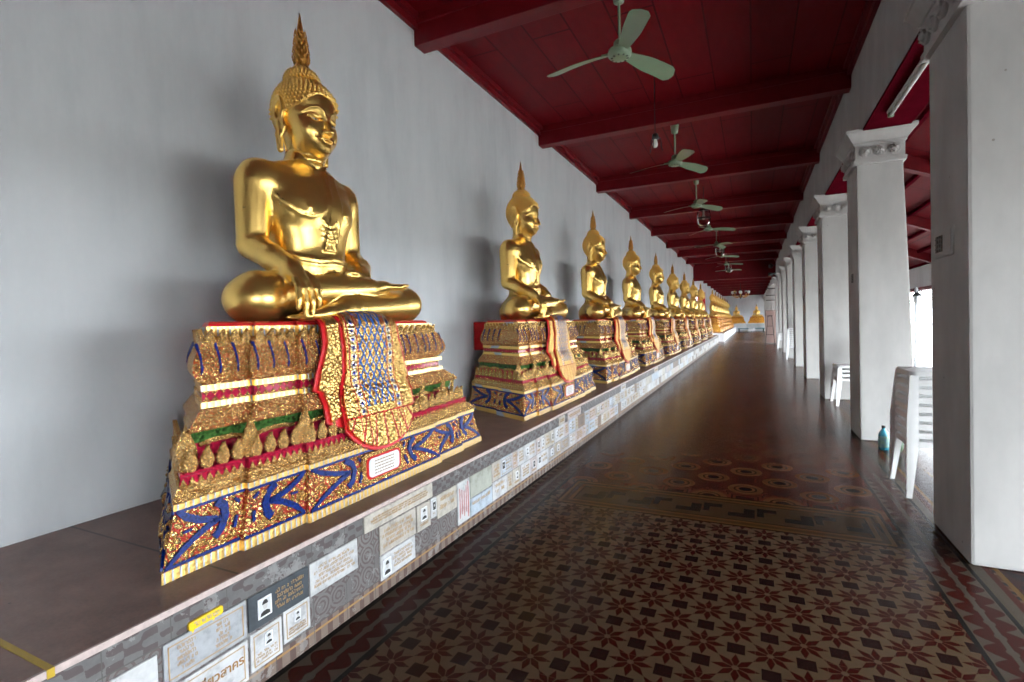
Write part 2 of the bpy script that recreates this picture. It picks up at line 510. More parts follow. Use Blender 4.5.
def statue_head():
    c = CY
    f = Field((-.20, c-.26, .88), (.34, c+.26, 1.56), .0048)
    f.caps((.005, 0, .90), (.03, c*.5, .955), .118, .106, .0)
    f.caps((.02, 0, .93), (.045, c, 1.06), .104, .10, .02)
    f.ell((.045, c, 1.265), (.185, .168, .195), .02)
    f.ell((.085, c, 1.15), (.150, .150, .20), .05)
    f.ell((.110, c, 1.055), (.110, .108, .085), .05)
    f.ell((.185, c, 1.006), (.038, .045, .032), .03)
    for s in (-1, 1):
        f.ell((.150, c+.078*s, 1.115), (.072, .062, .070), .045)
        f.ell((.215, c+.066*s, 1.190), (.030, .046, .021), .022, cut=True)       # socket under the brow
    f.ell((.17, c, 1.29), (.065, .12, .075), .05)
    f.ell((.205, c, 1.235), (.040, .060, .040), .03)
    for s in (-1, 1): f.ell((.196, c+.066*s, 1.186), (.036, .046, .024), .010)  # lids
    f.ell((.190, c, 1.050), (.050, .062, .036), .045)                            # muzzle
    f.chain([(.232, c, 1.210), (.252, c, 1.15), (.272, c, 1.103)], [.012, .0150, .0205], .016)
    for s in (-1, 1): f.ell((.246, c+.022*s, 1.098), (.022, .0165, .0140), .010)
    def face(X, Y, Z):
        y = np.abs(Y-c); fr = X > .08
        r = .0075*g(pline(y, Z, [(.016, 1.185), (.030, 1.222), (.062, 1.243), (.102, 1.236), (.140, 1.202)]), .0075)
        r = r - .0080*g(pline(y, Z, [(.034, 1.180), (.058, 1.1715), (.084, 1.1735), (.108, 1.186)]), .0050)
        r = r + .0040*g(pline(y, Z, [(.030, 1.186), (.058, 1.197), (.086, 1.196), (.112, 1.188)]), .0045)
        r = r + .0095*g(pline(y, Z, [(.000, 1.0575), (.014, 1.060), (.034, 1.056), (.062, 1.067)]), .0085)
        r = r + .0115*g(pline(y, Z, [(.000, 1.0335), (.026, 1.037), (.054, 1.057)]), .0095)
        r = r - .0100*g(pline(y, Z, [(.000, 1.0475), (.030, 1.0475), (.068, 1.069)]), .0042)
        r = r - .0060*g(np.hypot(y-.073, Z-1.072), .008)
        return r*fr
    f.raise_((.05, c-.2, .97), (.34, c+.2, 1.27), face)
    def hair(X, Y, Z):
        z0 = hairline(X, np.abs(Y-c))
        return .010*np.clip((Z-z0)/.006, 0, 1)*np.clip((1.6-Z)/.01, 0, 1)
    f.raise_((-.2, c-.26, .98), (.34, c+.26, 1.5), hair)
    # ears with long lobes
    for s in (-1, 1):
        e = c+.170*s
        f.ell((.012, e+.004*s, 1.222), (.066, .024, .098), .010, tilt=(0, 0, .25*s))
        f.ell((.020, e+.027*s, 1.228), (.044, .021, .074), .006, cut=True)
        f.chain([(.03, e+.016*s, 1.275), (.006, e+.016*s, 1.25), (.000, e+.016*s, 1.20), (.016, e+.016*s, 1.165)], [.007, .009, .009, .006], .005)
        f.chain([(.030, e+.006*s, 1.145), (.030, e+.014*s, 1.07), (.034, e+.012*s, .985)], [.026, .022, .019], .012)
        f.caps((.036, e+.036*s, 1.11), (.038, e+.034*s, 1.01), .010, .008, .004, cut=True)
        f.chain([(.055, e+.010*s, 1.17), (.066, e+.006*s, 1.12), (.055, e+.010*s, 1.08)], [.012, .010, .008], .01)
    # neck rings
    def rings(X, Y, Z):
        r = np.hypot(X-.03, Y-c)
        return (.006*(g(Z-.965, .008)+g(Z-.992, .008)+g(Z-.940, .008)))*(r < .135)*(X > -.2)
    f.raise_((-.2, c-.26, .92), (.34, c+.26, 1.01), rings)
    f.ell((.04, c, 1.455), (.098, .098, .072), .015)
    return f.mesh('statue_head')

def ico(r, sub=1):
    bm = bmesh.new(); bmesh.ops.create_icosphere(bm, subdivisions=sub, radius=r)
    vs = [v.co.copy() for v in bm.verts]; fs = [tuple(v.index for v in f.verts) for f in bm.faces]
    bm.free(); return vs, fs

def hair_curls(head):
    from mathutils.bvhtree import BVHTree
    tree = BVHTree.FromPolygons([v.co for v in head.vertices], [tuple(p.vertices) for p in head.polygons])
    m = MB(); vs, fs = ico(1.0, 1)
    def curl(p, nrm, r):
        M = nrm.to_track_quat('Z', 'Y').to_matrix()
        m.add([p + M @ Vector((v.x*r, v.y*r, v.z*r*1.7)) for v in vs], fs)
    c = Vector((.045, CY, 1.265))
    for i in range(19):                                # rows of curls from the hairline up
        ph = math.radians(-52 + i*7.4)
        n = max(1, int(50*math.cos(ph)))
        for k in range(n):
            a = 2*PI*(k + .5*(i % 2))/n
            d = Vector((math.cos(ph)*math.cos(a), math.cos(ph)*math.sin(a), math.sin(ph)))
            hit, nr, _, _ = tree.ray_cast(c + d*.5, -d)
            if hit is None: continue
            ay = abs(hit.y-CY)
            if hit.z < float(hairline(hit.x, ay))+.008 or hit.z > 1.45: continue
            if ay > .176 and hit.z < 1.335 and hit.x > -.07: continue
            curl(hit-nr*.002, nr, .0115)
    c = Vector((.04, CY, 1.455)); R = Vector((.100, .100, .076))
    for i in range(7):
        ph = math.radians(6 + i*12.5); n = max(1, int(30*math.cos(ph)))
        for k in range(n):
            a = 2*PI*(k+.5*(i % 2))/n
            d = Vector((math.cos(ph)*math.cos(a), math.cos(ph)*math.sin(a), math.sin(ph)))
            curl(c + Vector((d.x*R.x, d.y*R.y, d.z*R.z)), d, .0115)
    return m.mesh('hair_curls')

def finial_mesh():
    m = MB(); c = (.04, CY, 0)
    m.lathe([(.034, 1.515), (.046, 1.53), (.050, 1.545), (.044, 1.556), (.040, 1.566), (.047, 1.585), (.046, 1.615), (.040, 1.66), (.031, 1.715), (.021, 1.775), (.011, 1.835), (.002, 1.888)], 18, c)
    for i in range(8):                                  # little flame tongues up the lower half
        z = 1.572 + i*.026; r = np.interp(z, [1.56, 1.6, 1.72, 1.8], [.043, .047, .032, .018])
        n = 9
        for k in range(n):
            a = 2*PI*(k+.5*(i % 2))/n
            b = Vector((c[0]+r*math.cos(a), c[1]+r*math.sin(a), z)); o = Vector((math.cos(a), math.sin(a), 0))
            m.tube([b-o*.006, b+o*.006+Vector((0, 0, .012)), b+o*.007+Vector((0, 0, .030))], [.008, .006, .001], 6)
    return m.mesh('flame_finial')

def eye_mesh():
    m = MB()
    vs, fs = ico(1, 2)
    m.add([(v.x*.010, v.y*.030, v.z*.0042) for v in vs], fs, 0)
    m.add([(v.x*.006+.0055, v.y*.0095, v.z*.0042) for v in vs], fs, 1)
    return m.mesh('eye')

# ------------------------------------------------------------------ materials in use
WALL = m_wall(); COL = m_column()
PLANK = m_planks('red_ceiling_planks', 0, .42)
SHEDPLANK = m_planks('red_shed_planks', 0, .55, (.075, .003, .005), (.125, .004, .008))
REDWOOD = plain('red_painted_beam', (.105, .0020, .0045), .5, 0, .3, 6, .15)
REDDARK = plain('dark_red_board', (.055, .002, .006), .95, 0, .25, 5, .1); REDDARK.node_tree.nodes['Principled BSDF'].inputs['Specular IOR Level'].default_value = 0
GOLD = m_gold('statue_gilding')
GOLDOLD = m_gold('aged_gilding', (.55, .27, .06), .38, .15, 20)
GOLDTRIM = m_relief('gilt_moulding', 72, (1.0, .76, .32), (.40, .15, .03), .055, .26, .8)
RELIEF = m_relief('gilt_carving', 40, (1.0, .76, .32), (.40, .03, .018), .085, .24, 1.0)
RELIEFFINE = m_relief('gilt_fine_carving', 58, (1.0, .76, .32), (.40, .07, .02), .07, .24, 1.0)
PLAINGILT = m_relief('plain_gilt_carving', 22, (1.0, .60, .11), (.55, .16, .02), .07, .34, .8)
BEADS = m_beads('gilt_bead_strip', 34, (.95, .62, .19), (.30, .42, .60))
BLUE = m_mosaic('blue_mirror_glass', (.002, .020, .17), 130, .4, .25)
GREEN = m_mosaic('green_mirror_glass', (.05, .13, .03), 90, .2)
REDLAC = plain('red_lacquer', (.50, .012, .014), .3, 0, .2, 14)
REDGLASS = m_mosaic('crimson_mirror_glass', (.48, .015, .05), 110, .45)
WHITEP = plain('white_plastic', (.74, .74, .73), .38, 0, .04, 8)
FANGREEN = plain('pale_green_enamel', (.16, .22, .14), .35, 0, .08, 10)
DARKMETAL = plain('dark_metal', (.025, .025, .025), .45, .4, .2, 20)
BLACK = plain('black_paint', (.012, .012, .012), .5)
PINKEDGE = plain('pink_stone_edge', (.44, .35, .325), .6, 0, .35, 40)
WHITESTONE = plain('white_marble', (.66, .67, .68), .4, 0, .12, 6)
GOLDPAINT = plain('ochre_lettering', (.36, .21, .08), .6, 0, .2, 60)
GREYPAINT = plain('grey_engraving', (.32, .33, .36), .6, 0, .15, 60)

def m_slab_top():
    t = NT('brown_stone_top'); x = t.pos()
    n = t.noise(t.P, 5, 6, .65); n2 = t.noise(t.P, 90, 3)
    joint = t.lt(t.fr(t.m('DIVIDE', t.add(x[1], .35), 1.6)), .006)
    sp = t.lt(t.voro(t.scale(t.P, (1, 1, .1)), 3.2), .045)
    c = t.ramp(t.add(t.mul(n, .7), t.mul(n2, .3)), [(.3, (.115, .060, .046)), (.7, (.25, .142, .112))])
    c = t.mix(joint, c, (.06, .035, .03)); c = t.mix(sp, c, (.06, .04, .035))
    t.bump(n, .15)
    return t.out(c, .42, spec=.4)
SLABTOP = m_slab_top()

def m_tile_facing():
    """old encaustic tiles: grey-brown with worn purple swirls"""
    t = NT('worn_patterned_tiles'); x = t.pos()
    u = t.m('DIVIDE', x[1], .20); v = t.m('DIVIDE', x[2], .2)
    fu, fv = t.fr(u), t.fr(v)
    joint = t.mx(t.lt(fu, .018), t.lt(t.ab(t.sub(x[2], .37)), .0025))
    joint = t.mx(joint, t.lt(t.ab(t.sub(x[2], .082)), .0025))
    n = t.noise(t.P, 14, 4, .6)
    a = t.sub(t.ab(t.sub(fu, .5)), .25); b = t.sub(t.ab(t.sub(fv, .5)), .25)
    r = t.m('SQRT', t.add(t.mul(a, a), t.mul(b, b)))
    sw = t.m('SINE', t.add(t.mul(r, 62), t.mul(n, 5)))
    c = t.mix(t.noise(t.P, 7, 5, .7), (.10, .095, .10), (.22, .21, .20))
    c = t.mix(t.mul(t.mul(t.gt(sw, .25), t.gt(n, .42)), .6), c, (.085, .045, .045))
    # guilloche strip along the top and a brown strip along the foot
    top = t.gt(x[2], .37)
    w = t.m('SINE', t.mul(x[1], 75)); 
    st = t.gt(t.add(t.mul(t.m('SINE', t.mul(x[1], 62)), t.m('SINE', t.mul(x[2], 120))), t.mul(t.sub(n, .5), 2.4)), .15)
    c2 = t.mix(t.noise(t.P, 18, 4), (.085, .085, .09), (.20, .195, .19)); c2 = t.mix(t.mul(st, .7), c2, (.075, .048, .05))
    c = t.mix(top, c, c2)
    foot = t.lt(x[2], .082)
    c3 = t.mix(t.gt(t.m('SINE', t.mul(x[1], 90)), .2), (.20, .15, .125), (.11, .07, .06))
    c = t.mix(foot, c, c3)
    c = t.mix(t.mul(foot, t.lt(t.ab(t.sub(x[2], .055)), .005)), c, (.34, .20, .08))
    c = t.scale(c, (.80, .78, .77))
    c = t.mix(joint, c, (.08, .075, .07))
    wear = t.noise(t.P, 9, 6, .7)
    c = t.mix(t.mul(t.gt(wear, .58), .45), c, (.27, .265, .26))
    t.bump(t.sub(wear, joint), .2)
    return t.out(c, .55, spec=.35)
TILEFACE = m_tile_facing()

def m_floor():
    t = NT('encaustic_floor_tiles'); o = t.pos(); x, y = o[0], o[1]
    def lattice(c, x0, y0):
        X = t.sub(x, x0); Y = t.sub(y, y0)
        u = t.m('DIVIDE', t.add(X, Y), 2*c); v = t.m('DIVIDE', t.sub(X, Y), 2*c)
        du = t.sub(t.fr(t.add(u, 100.5)), .5); dv = t.sub(t.fr(t.add(v, 100.5)), .5)
        r = t.m('SQRT', t.add(t.mul(du, du), t.mul(dv, dv)))
        return du, dv, r
    n = t.noise(t.P, 2.2, 5, .6); n2 = t.noise(t.P, 30, 3)
    # --- star field
    du, dv, r = lattice(.1302, -.075, 2.165)
    th = t.m('ARCTAN2', dv, du)
    a = t.ab(t.sub(t.fr(t.add(t.m('DIVIDE', th, PI/4), 8.5)), .5))           # 0 on a petal's axis
    wdt = t.mul(t.mn(t.mul(r, 1.1), t.mul(t.sub(.50, r), 1.25)), 1.0)
    petal = t.mul(t.lt(t.mul(t.mul(a, PI/4), r), t.mul(wdt, .30)), t.band(r, .075, .50))
    sq = t.lt(t.add(t.sub(.5, t.ab(du)), t.sub(.5, t.ab(dv))), .27)
    ground = t.mix(n, (.150, .105, .066), (.215, .155, .100))
    star = t.mix(petal, ground, (.075, .0085, .0075))
    star = t.mix(sq, star, (.034, .014, .014))
    gr = t.mx(t.lt(t.fr(t.m('DIVIDE', t.add(x, 50.0), .2604)), .010), t.lt(t.fr(t.m('DIVIDE', t.add(y, 50.0), .2604)), .010))
    star = t.mix(t.mul(gr, .5), star, (.19, .15, .11))
    # --- field of dark ovals in ochre octagons
    du, dv, r = lattice(.26, -.067, 4.516)
    m1 = t.add(t.ab(du), t.ab(dv))
    ov = t.mix(t.lt(r, .36), (.165, .036, .020), t.mix(n, (.185, .080, .032), (.23, .105, .042)))
    ov = t.mix(t.band(r, .20, .24), ov, (.095, .036, .018))
    ov = t.mix(t.lt(r, .135), ov, (.010, .010, .015))
    ov = t.mix(t.lt(t.add(t.sub(.5, t.ab(du)), t.sub(.5, t.ab(dv))), .22), ov, (.05, .012, .012))
    ov = t.mix(t.mul(t.lt(t.fr(t.mul(m1, 8)), .3), t.gt(r, .42)), ov, (.055, .016, .014))
    gr2 = t.mx(t.lt(t.fr(t.m('DIVIDE', t.add(x, 50.02), .26)), .008), t.lt(t.fr(t.m('DIVIDE', t.add(y, 50.1), .26)), .008))
    ov = t.mix(t.mul(gr2, .4), ov, (.14, .10, .075))
    col = t.mix(t.gt(y, 3.98), star, ov)
    # --- cross band with ochre lines and a dark key pattern
    def lines(d, base):
        """d = distance in from the band's edge"""
        k = base
        for lo, hi, cc in ((0, .02, (.055, .018, .012)), (.02, .045, (.20, .105, .03)), (.06, .075, (.12, .045, .015)), (.085, .115, (.19, .085, .022)), (.115, .125, (.05, .02, .014))):
            k = t.mix(t.band(d, lo, hi), k, cc)
        return k
    d1 = t.mn(t.sub(y, 3.68), t.sub(4.26, y))
    d2 = t.mn(t.add(x, 1.42), t.sub(.80, x))
    d = t.mn(d1, d2)
    key = t.mix(n, (.10, .058, .030), (.125, .075, .038))
    ku = t.fr(t.m('DIVIDE', t.add(x, 20.0), .36)); kv = t.m('DIVIDE', t.sub(y, 3.81), .32)
    hook = t.mul(t.band(ku, .08, .52), t.band(kv, .18, .42)); hook = t.mx(hook, t.mul(t.band(ku, .36, .56), t.band(kv, .18, .72)))
    hook2 = t.mul(t.band(ku, .62, .95), t.band(kv, .62, .84)); hook2 = t.mx(hook2, t.mul(t.band(ku, .60, .72), t.band(kv, .32, .84)))
    key = t.mix(t.mx(hook, hook2), key, (.024, .020, .018))
    key = lines(d, key)
    col = t.mix(t.gt(d, 0), col, key)
    # --- guilloche borders along the plinth and along the columns
    def border(s, w):
        """s = 0..1 across; red interlace on grey between dark lines"""
        ph = t.mul(y, 2*PI/.23)
        a1 = t.add(.5, t.mul(t.m('SINE', ph), .24)); a2 = t.sub(.5, t.mul(t.m('SINE', ph), .24))
        b = t.mn(t.ab(t.sub(s, a1)), t.ab(t.sub(s, a2)))
        c = t.mix(n, (.115, .10, .080), (.15, .13, .105))
        c = t.mix(t.lt(b, .15), c, (.085, .014, .012))
        c = t.mix(t.lt(t.ab(t.sub(s, .5)), .05), c, (.13, .12, .10))
        edge = t.mx(t.lt(s, .09), t.gt(s, .91))
        return t.mix(edge, c, (.020, .022, .022))
    s1 = t.m('DIVIDE', t.sub(x, .835), .235)
    col = t.mix(t.band(s1, 0, 1), col, border(s1, .2))
    s2 = t.m('DIVIDE', t.sub(-1.49, x), .27)
    col = t.mix(t.gt(s2, 0), col, border(s2, .27))
    # --- outer aisle: stripes and dark blue motifs
    e = t.sub(x, 1.07)
    ais = t.mix(n, (.12, .045, .030), (.15, .075, .045))
    zig = t.fr(t.mul(t.add(t.mul(x, 1.0), t.ab(t.sub(t.fr(t.mul(y, 2.6)), .5))), 4.2))
    ais = t.mix(t.lt(zig, .34), ais, (.028, .026, .034)); ais = t.mix(t.band(zig, .45, .6), ais, (.17, .13, .09))
    for lo, hi, cc in ((0, .055, (.13, .115, .09)), (.055, .085, (.11, .018, .012)), (.10, .125, (.22, .13, .03)), (.125, .30, (.075, .030, .028)), (.30, .325, (.22, .13, .03)), (.34, .37, (.11, .018, .012))):
        ais = t.mix(t.band(e, lo, hi), ais, cc)
    ais = t.mix(t.mul(t.band(e, .15, .28), t.gt(t.m('SINE', t.mul(t.add(y, x), 36)), .1)), ais, (.035, .032, .045))
    col = t.mix(t.gt(e, 0), col, ais)
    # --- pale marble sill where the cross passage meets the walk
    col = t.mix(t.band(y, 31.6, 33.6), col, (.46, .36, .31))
    col = t.mix(t.mul(n2, .25), col, (.05, .03, .02))
    col = t.scale(col, (.43, .385, .355))
    wear = t.noise(t.scale(t.P, (1, .5, 1)), 1.4, 5, .6)
    return t.out(col, t.add(.20, t.mul(wear, .05)), spec=.045)
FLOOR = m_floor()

# ------------------------------------------------------------------ pedestal
PX, PZ = -2.45, .477                       # pedestal origin in the hall
REAR = -2.93
def plan(xf, w, rear=None, st=.024):
    if rear is None: rear = -2.87+max(0, 1.2-w)*.5
    D = xf-rear; k = .45; sl = .55
    h = [(xf+2*st, .47*w), (xf+st, .47*w), (xf+st, .74*w), (xf, .74*w), (xf, w),
         (xf-k*D, w-sl*k*D), (xf-k*D, w-sl*k*D-st), (rear, max(w-sl*D-st, .15))]
    return [(a, -b) for a, b in h[::-1]] + h

def loft(m, rows, mi=0, cap=True):
    """rows of (z, xf, w[, rear]) -> closed walls with a top"""
    ring = []
    for r in rows:
        p = plan(r[1], r[2], None)
        ring.append([(a-PX, b, r[0]-PZ) for a, b in p])
    n = len(ring[0])
    vs = [q for rg in ring for q in rg]; fs = []
    for i in range(len(ring)-1):
        for k in range(n):
            k2 = (k+1) % n
            fs.append((i*n+k, i*n+k2, (i+1)*n+k2, (i+1)*n+k))
    if cap:
        fs.append(tuple((len(ring)-1)*n+k for k in range(n))); fs.append(tuple(range(n-1, -1, -1)))
    m.add(vs, fs, mi)

ROW0, ROW1 = (.517, -1.963, 1.197), (.722, -1.986, 1.128)
def panels():
    """the carved faces of the plinth course: (corners bottom-left, bottom-right, top-left, top-right, kind)"""
    a = [Vector((x-PX, y, ROW0[0]-PZ)) for x, y in plan(ROW0[1], ROW0[2])]
    b = [Vector((x-PX, y, ROW1[0]-PZ)) for x, y in plan(ROW1[1], ROW1[2])]
    idx = [(0, 1, 'L'), (2, 3, 'R'), (3, 4, 'L'), (5, 6, 'R'), (7, 8, 'C'), (9, 10, 'L'), (11, 12, 'R'), (12, 13, 'L'), (14, 15, 'R')]
    return [(a[i], a[j], b[i], b[j], k) for i, j, k in idx]

def stroke(m, q, pts, w, off):
    """a flat raised band along pts in the unit square of the face q"""
    bl, br, tl, tr = q[:4]
    W = (br-bl).length; H = (tl-bl).length
    nrm = (br-bl).cross(tl-bl).normalized()
    def P(s, t, o): return bl + (br-bl)*s*(1-t) + (tr-tl)*s*t + (tl-bl)*t + nrm*o
    ws = w if isinstance(w, (list, tuple)) else [w]*len(pts)
    L, Rr = [], []
    for i, (s, t) in enumerate(pts):
        a = pts[max(i-1, 0)]; b = pts[min(i+1, len(pts)-1)]
        dx, dy = (b[0]-a[0])*W, (b[1]-a[1])*H; l = math.hypot(dx, dy) or 1
        nx, ny = -dy/l*ws[i]/2/W, dx/l*ws[i]/2/H
        cl = lambda v: min(max(v, .01), .99)
        L.append((cl(s+nx), cl(t+ny))); Rr.append((cl(s-nx), cl(t-ny)))
    vs = [P(*p, off) for p in L]+[P(*p, off) for p in Rr]+[P(*p, -.004) for p in L]+[P(*p, -.004) for p in Rr]
    n = len(pts); fs = []
    for i in range(n-1):
        fs += [(n+i, n+i+1, i+1, i), (i, i+1, 2*n+i+1, 2*n+i), (n+i+1, n+i, 3*n+i, 3*n+i+1)]
    fs += [(0, 2*n, 3*n, n), (n-1, 2*n-1, 4*n-1, 3*n-1)]
    m.add(vs, fs)

def leaf_mesh(h, w, name):
    m = MB(); N = 9
    prof = [(0, .55), (.12, .85), (.28, 1.0), (.45, .92), (.6, .68), (.75, .40), (.88, .17), (1.0, .0)]
    vs = []; 
    for t, k in prof:
        lean = .10*h*t*t
        for s in (-1, -.5, 0, .5, 1):
            d = .016*(1-abs(s)**1.5)*(1-t*.6)
            vs.append((d+lean+.004, s*k*w/2, t*h))
    n = len(prof); fs = []
    for i in range(n-1):
        for k in range(4): fs.append((i*5+k, i*5+k+1, (i+1)*5+k+1, (i+1)*5+k))
    b = len(vs)
    for t, k in prof:
        vs.append((.10*h*t*t-.010, -k*w/2, t*h)); vs.append((.10*h*t*t-.010, k*w/2, t*h))
    for i in range(n-1):
        fs.append((b+2*i+1, b+2*i, b+2*i+2, b+2*i+3))
        fs.append((b+2*i, i*5, (i+1)*5, b+2*i+2)); fs.append((i*5+4, b+2*i+1, b+2*i+3, (i+1)*5+4))
    fs.append((0, b, b+1, 4, 3, 2, 1))
    m.add(vs, fs)
    me = m.mesh(name); me.polygons.foreach_set('use_smooth', [True]*len(me.polygons)); sharpen(me, .9)
    return me

def edge_spots(xf, w, step, inset=0.0):
    """evenly spaced spots along the front and the two sides: (x, y, facing angle)"""
    p = plan(xf, w); out = []
    for i in range(len(p)-1):
        a = Vector(p[i]); b = Vector(p[i+1]); L = (b-a).length
        if L < .06: continue
        d = (b-a).normalized(); nrm = Vector((d.y, -d.x))
        n = max(1, int(round(L/step)))
        for k in range(n):
            q = a + d*(L*(k+.5)/n) - nrm*inset
            out.append((q.x-PX, q.y, math.atan2(nrm.y, nrm.x)))
    return out

def m_cloth():
    """gilt brocade carved over the pedestal: blue lattice in the middle, flowered borders"""
    t = NT('gilt_brocade'); o = t.uv(); u, v = o[0], o[1]      # u across in metres, v down in metres
    au = t.ab(u)
    n = t.voro(t.scale(t.P, (1, 1, 1)), 62)
    gold = t.mix(n, (.96, .70, .26), (.60, .30, .07))
    k = .052
    a = t.fr(t.m('DIVIDE', t.add(u, t.mul(v, .62)), k)); b = t.fr(t.m('DIVIDE', t.sub(t.add(u, 9), t.mul(v, .62)), k))
    da = t.ab(t.sub(a, .5)); db = t.ab(t.sub(b, .5))
    lat = t.gt(t.mx(da, db), .385)
    mid = t.mul(t.lt(au, .118), t.lt(v, .69))
    dotr = t.lt(t.m('SQRT', t.add(t.mul(da, da), t.mul(db, db))), .10)
    c = t.mix(t.mul(mid, lat), gold, (.02, .10, .36))
    c = t.mix(t.mul(mid, dotr), c, (.40, .03, .02))
    # borders of gold flowers on blue and white
    bd = t.band(au, .130, .178); bd = t.mul(bd, t.lt(v, .73))
    fu = t.sub(t.fr(t.m('DIVIDE', v, .046)), .5); fv = t.m('DIVIDE', t.sub(au, .154), .046)
    rr = t.m('SQRT', t.add(t.mul(fu, fu), t.mul(fv, fv)))
    c = t.mix(t.mul(bd, t.band(rr, .26, .44)), c, (.75, .72, .62))
    c = t.mix(t.mul(bd, t.lt(rr, .20)), c, (.05, .06, .30))
    ln = t.mx(t.lt(t.ab(t.sub(au, .124)), .0035), t.lt(t.ab(t.sub(au, .185)), .0035))
    c = t.mix(ln, c, (.45, .02, .015))
    # fringe of petals round the foot
    th = t.m('ARCTAN2', u, t.sub(v, .40))
    ray = t.gt(t.ab(t.sub(t.fr(t.mul(th, 5.2)), .5)), .43)
    fr = t.gt(v, .742)
    c = t.mix(t.mul(fr, ray), c, (.42, .02, .015))
    c = t.mix(t.lt(t.ab(t.sub(v, .737)), .004), c, (.45, .02, .015))
    red = t.mx(t.mul(mid, t.mx(lat, dotr)), t.mx(ln, t.mul(fr, ray)))
    t.bump(t.sub(t.mul(t.sub(1, n), .8), t.mul(red, .6)), .9, .012)
    return t.out(c, .32, t.sub(.95, t.mul(red, .8)))
CLOTH = m_cloth()

DROP = [(-2.25, 1.452), (-2.16, 1.452), (-2.085, 1.448), (-2.055, 1.425), (-2.045, 1.36), (-2.035, 1.27), (-2.040, 1.18), (-2.035, 1.08), (-1.995, 1.0), (-1.975, .90), (-1.955, .80), (-1.942, .69), (-1.94, .60)]
def drape(name, hw, off, mat, v_end, round_end=None, parent=None, y0=0.0, tails=None, nu=16, nv=44, thick=.012):
    """a hanging cloth that follows DROP; hw(v) half width at length v; rounded foot; real thickness"""
    P = [Vector((a, 0, b)) for a, b in DROP]
    ls = [0]
    for i in range(1, len(P)): ls.append(ls[-1]+(P[i]-P[i-1]).length)
    def at(v):
        for i in range(1, len(P)):
            if v <= ls[i] or i == len(P)-1:
                t = (v-ls[i-1])/(ls[i]-ls[i-1]); q = P[i-1].lerp(P[i], t); d = (P[i]-P[i-1]).normalized()
                return q, Vector((-d.z, 0, d.x))*-1 if False else Vector((-d.z, 0, d.x))
    vs = []; uv = []
    for j in range(nv+1):
        for i in range(nu+1):
            s = -1+2*i/nu
            ve = v_end if round_end is None else round_end(s, v_end)
            v = ve*j/nv; q, nr = at(v)
            w = hw(v)
            nr2 = Vector((abs(nr.x), 0, abs(nr.z)))
            p = q + nr2*(off + .010*(1-s*s))
            vs.append((p.x-PX, y0+s*w, p.z-PZ)); uv.append((s*w, v))
    n1 = (nu+1)*(nv+1); W = nu+1
    back = [(x-thick*.8, y, z-thick*.4) for x, y, z in vs]
    fs = []
    for j in range(nv):
        for i in range(nu):
            a = j*W+i
            fs.append((a, a+W, a+W+1, a+1)); fs.append((n1+a+1, n1+a+W+1, n1+a+W, n1+a))
    for j in range(nv):
        a = j*W; fs.append((a, n1+a, n1+a+W, a+W)); a = j*W+nu; fs.append((a+W, n1+a+W, n1+a, a))
    for i in range(nu):
        a = nv*W+i; fs.append((a, n1+a, n1+a+1, a+1))
    me = bpy.data.meshes.new(name); me.from_pydata(vs+back, [], fs)
    l = me.uv_layers.new(name='UVMap'); uu = uv+uv
    l.data.foreach_set('uv', [c for lp in me.loops for c in uu[lp.vertex_index]])
    me.update()
    o = link(name, me, mat, parent, True); sharpen(me, .8)
    return o

def rounded_slab(m, M, w, h, t, r, n=5, mi=0):
    pts = []
    for cx, cy, a0 in ((w/2-r, h/2-r, 0), (-w/2+r, h/2-r, PI/2), (-w/2+r, -h/2+r, PI), (w/2-r, -h/2+r, 1.5*PI)):
        for k in range(n+1):
            a = a0+PI/2*k/n; pts.append((cx+r*math.cos(a), cy+r*math.sin(a)))
    m.prism(pts, M, t, mi)

